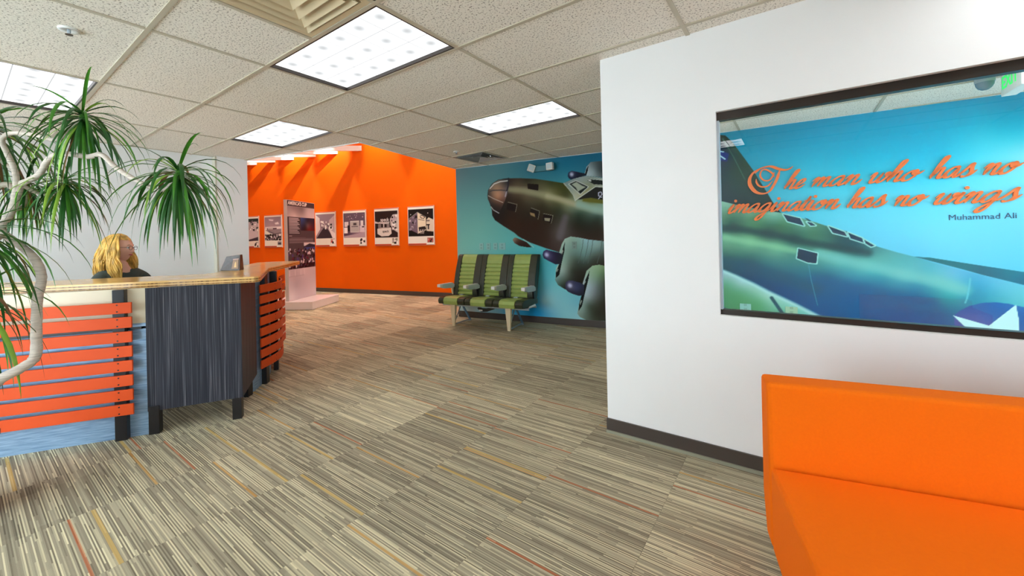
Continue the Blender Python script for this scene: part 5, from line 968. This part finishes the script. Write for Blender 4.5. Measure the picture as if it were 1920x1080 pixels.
# cardigan and trousers: the same skeleton, fuller
Vc = [(v[0], v[1], v[2], v[3] + .014, (v[4] if len(v) > 4 else v[3]) + .014) for v in V[:4]] + [(0, -.010, 1.125, .105, .07)]
Ec = [(0, 1), (1, 2), (2, 3), (3, 4)]
for s in (1, -1):
    par = 3
    for p in ((s * .115, .0, 1.10, .068), (s * .165, .018, 1.07, .058), (s * .208, .05, .93, .053), (s * .203, .09, .83, .047), (s * .15, .22, .815, .040), (s * .112, .30, .798, .032)): Vc.append(p); Ec.append((par, len(Vc) - 1)); par = len(Vc) - 1
fuse([skin_mesh(Vc, Ec, bodyM)], .007, 'cardigan', CLOTH, person)
Vt = [(0, 0, .66, .14, .115), (0, .01, .76, .12, .10)]; Et = [(0, 1)]
for s in (1, -1):
    par = 0
    for p in ((s * .09, .04, .63, .095), (s * .11, .28, .635, .08), (s * .115, .44, .62, .064), (s * .115, .45, .42, .06), (s * .115, .43, .24, .048)): Vt.append(p); Et.append((par, len(Vt) - 1)); par = len(Vt) - 1
fuse([skin_mesh(Vt, Et, bodyM)], .009, 'trousers', mat('black trousers', (30, 30, 34), .8), person)
for s in (1, -1): MB().tube([bodyM @ Vector((s * .115, y, z)) for y, z in ((.38, .175), (.43, .18), (.50, .17), (.58, .158), (.61, .155))], [.028, .036, .034, .028, .014], 12).build('shoe', BLACK, person, smooth=True)
# hair: cap plus many wavy locks
hr = random.Random(5); capv = MB(); bm = bmesh.new(); bmesh.ops.create_icosphere(bm, subdivisions=4, radius=1)
for v in bm.verts:
    n = v.co.copy(); v.co = Vector((n.x * .084, n.y * .101 - .008, n.z * .126 + .002))
bad = [v for v in bm.verts if (v.co.y > .035 and v.co.z < .075 - .25 * max(0, .06 - v.co.y)) or v.co.z < -.085]
bmesh.ops.delete(bm, geom=bad, context='VERTS'); cm = bpy.data.meshes.new('c'); bm.to_mesh(cm); bm.free(); cm.transform(faceM)
cm.materials.append(HAIRM); cm.shade_smooth(); hair = link(cm, 'hair', person)
locks = MB()
for i in range(460):
    a = hr.uniform(math.radians(66), math.radians(294)) + PI / 2 if i > 150 else (hr.choice((1, -1, -1)) * hr.uniform(math.radians(66), math.radians(100)) + PI / 2)
    # a: azimuth measured from person's right; face looks along +90 degrees
    ph = a; ca, sa = math.cos(ph), math.sin(ph); pts = []; ph0 = a * 5 + hr.uniform(-.9, .9); amp = hr.uniform(.005, .012); end = hr.uniform(-.30, -.20); out = hr.uniform(1.03, 1.24)
    n = 13
    for k in range(n):
        t = k / (n - 1)
        if t < .38:
            th = (t / .38) * math.radians(96) + math.radians(6); r = 1.0 + .03 * out
            p = Vector((ca * math.sin(th) * .086 * out, sa * math.sin(th) * .100 * out - .008, math.cos(th) * .127 * (1 + .02 * out)))
        else:
            u = (t - .38) / .62; fl = 1 + .32 * math.sin(PI * min(1, u * 1.1)) * .6 + .10 * u
            p = Vector((ca * .088 * out * fl, sa * .100 * out * fl - .008 + (.05 * u if sa > -.2 else .0), -.013 + (end + .013) * u))
        wv = amp * min(1, t * 2.2) * math.sin(ph0 + t * 15); p += Vector((-sa, ca, 0)) * wv + Vector((ca, sa, 0)) * wv * .5
        if sa > .55 and t > .25 and p.y > .07: p.y = .07
        pts.append(faceM @ p)
    r = hr.uniform(.0032, .0058); locks.tube(pts, [r * (.7 + 1.2 * math.sin(PI * min(1, .1 + .85 * k / (n - 1)))) * (1 - .6 * (k / (n - 1)) ** 3) for k in range(n)], 6)
lk = locks.build('hair_locks', HAIRM, hair, smooth=True); lk['kind'] = 'stuff'
# stool
st = thing('drafting_stool', 'black drafting stool under the seated person behind the counter', 'stool', (HC.x, HC.y, 0))
MB().lathe([(0, .47), (.19, .475), (.21, .50), (.20, .522), (0, .526)], (HC.x, HC.y, 0), 28).build('seat', BLACK, st, smooth=True)
MB().cyl((HC.x, HC.y), .022, .08, .475, 16).build('column', ALU, st)
MB().tube([(HC.x + .18 * math.cos(q * PI / 12), HC.y + .18 * math.sin(q * PI / 12), .15) for q in range(25)], .008, 8).build('foot_ring', ALU, st)
for k in range(5):
    q = k * 2 * PI / 5; MB().tube([(HC.x, HC.y, .09), (HC.x + .24 * math.cos(q), HC.y + .24 * math.sin(q), .06)], [.02, .014], 8).build('leg', BLACK, st)
    MB().tube([(HC.x + .24 * math.cos(q) - .012, HC.y + .24 * math.sin(q), .028), (HC.x + .24 * math.cos(q) + .012, HC.y + .24 * math.sin(q), .028)], .028, 14).build('caster', BLACK, st)
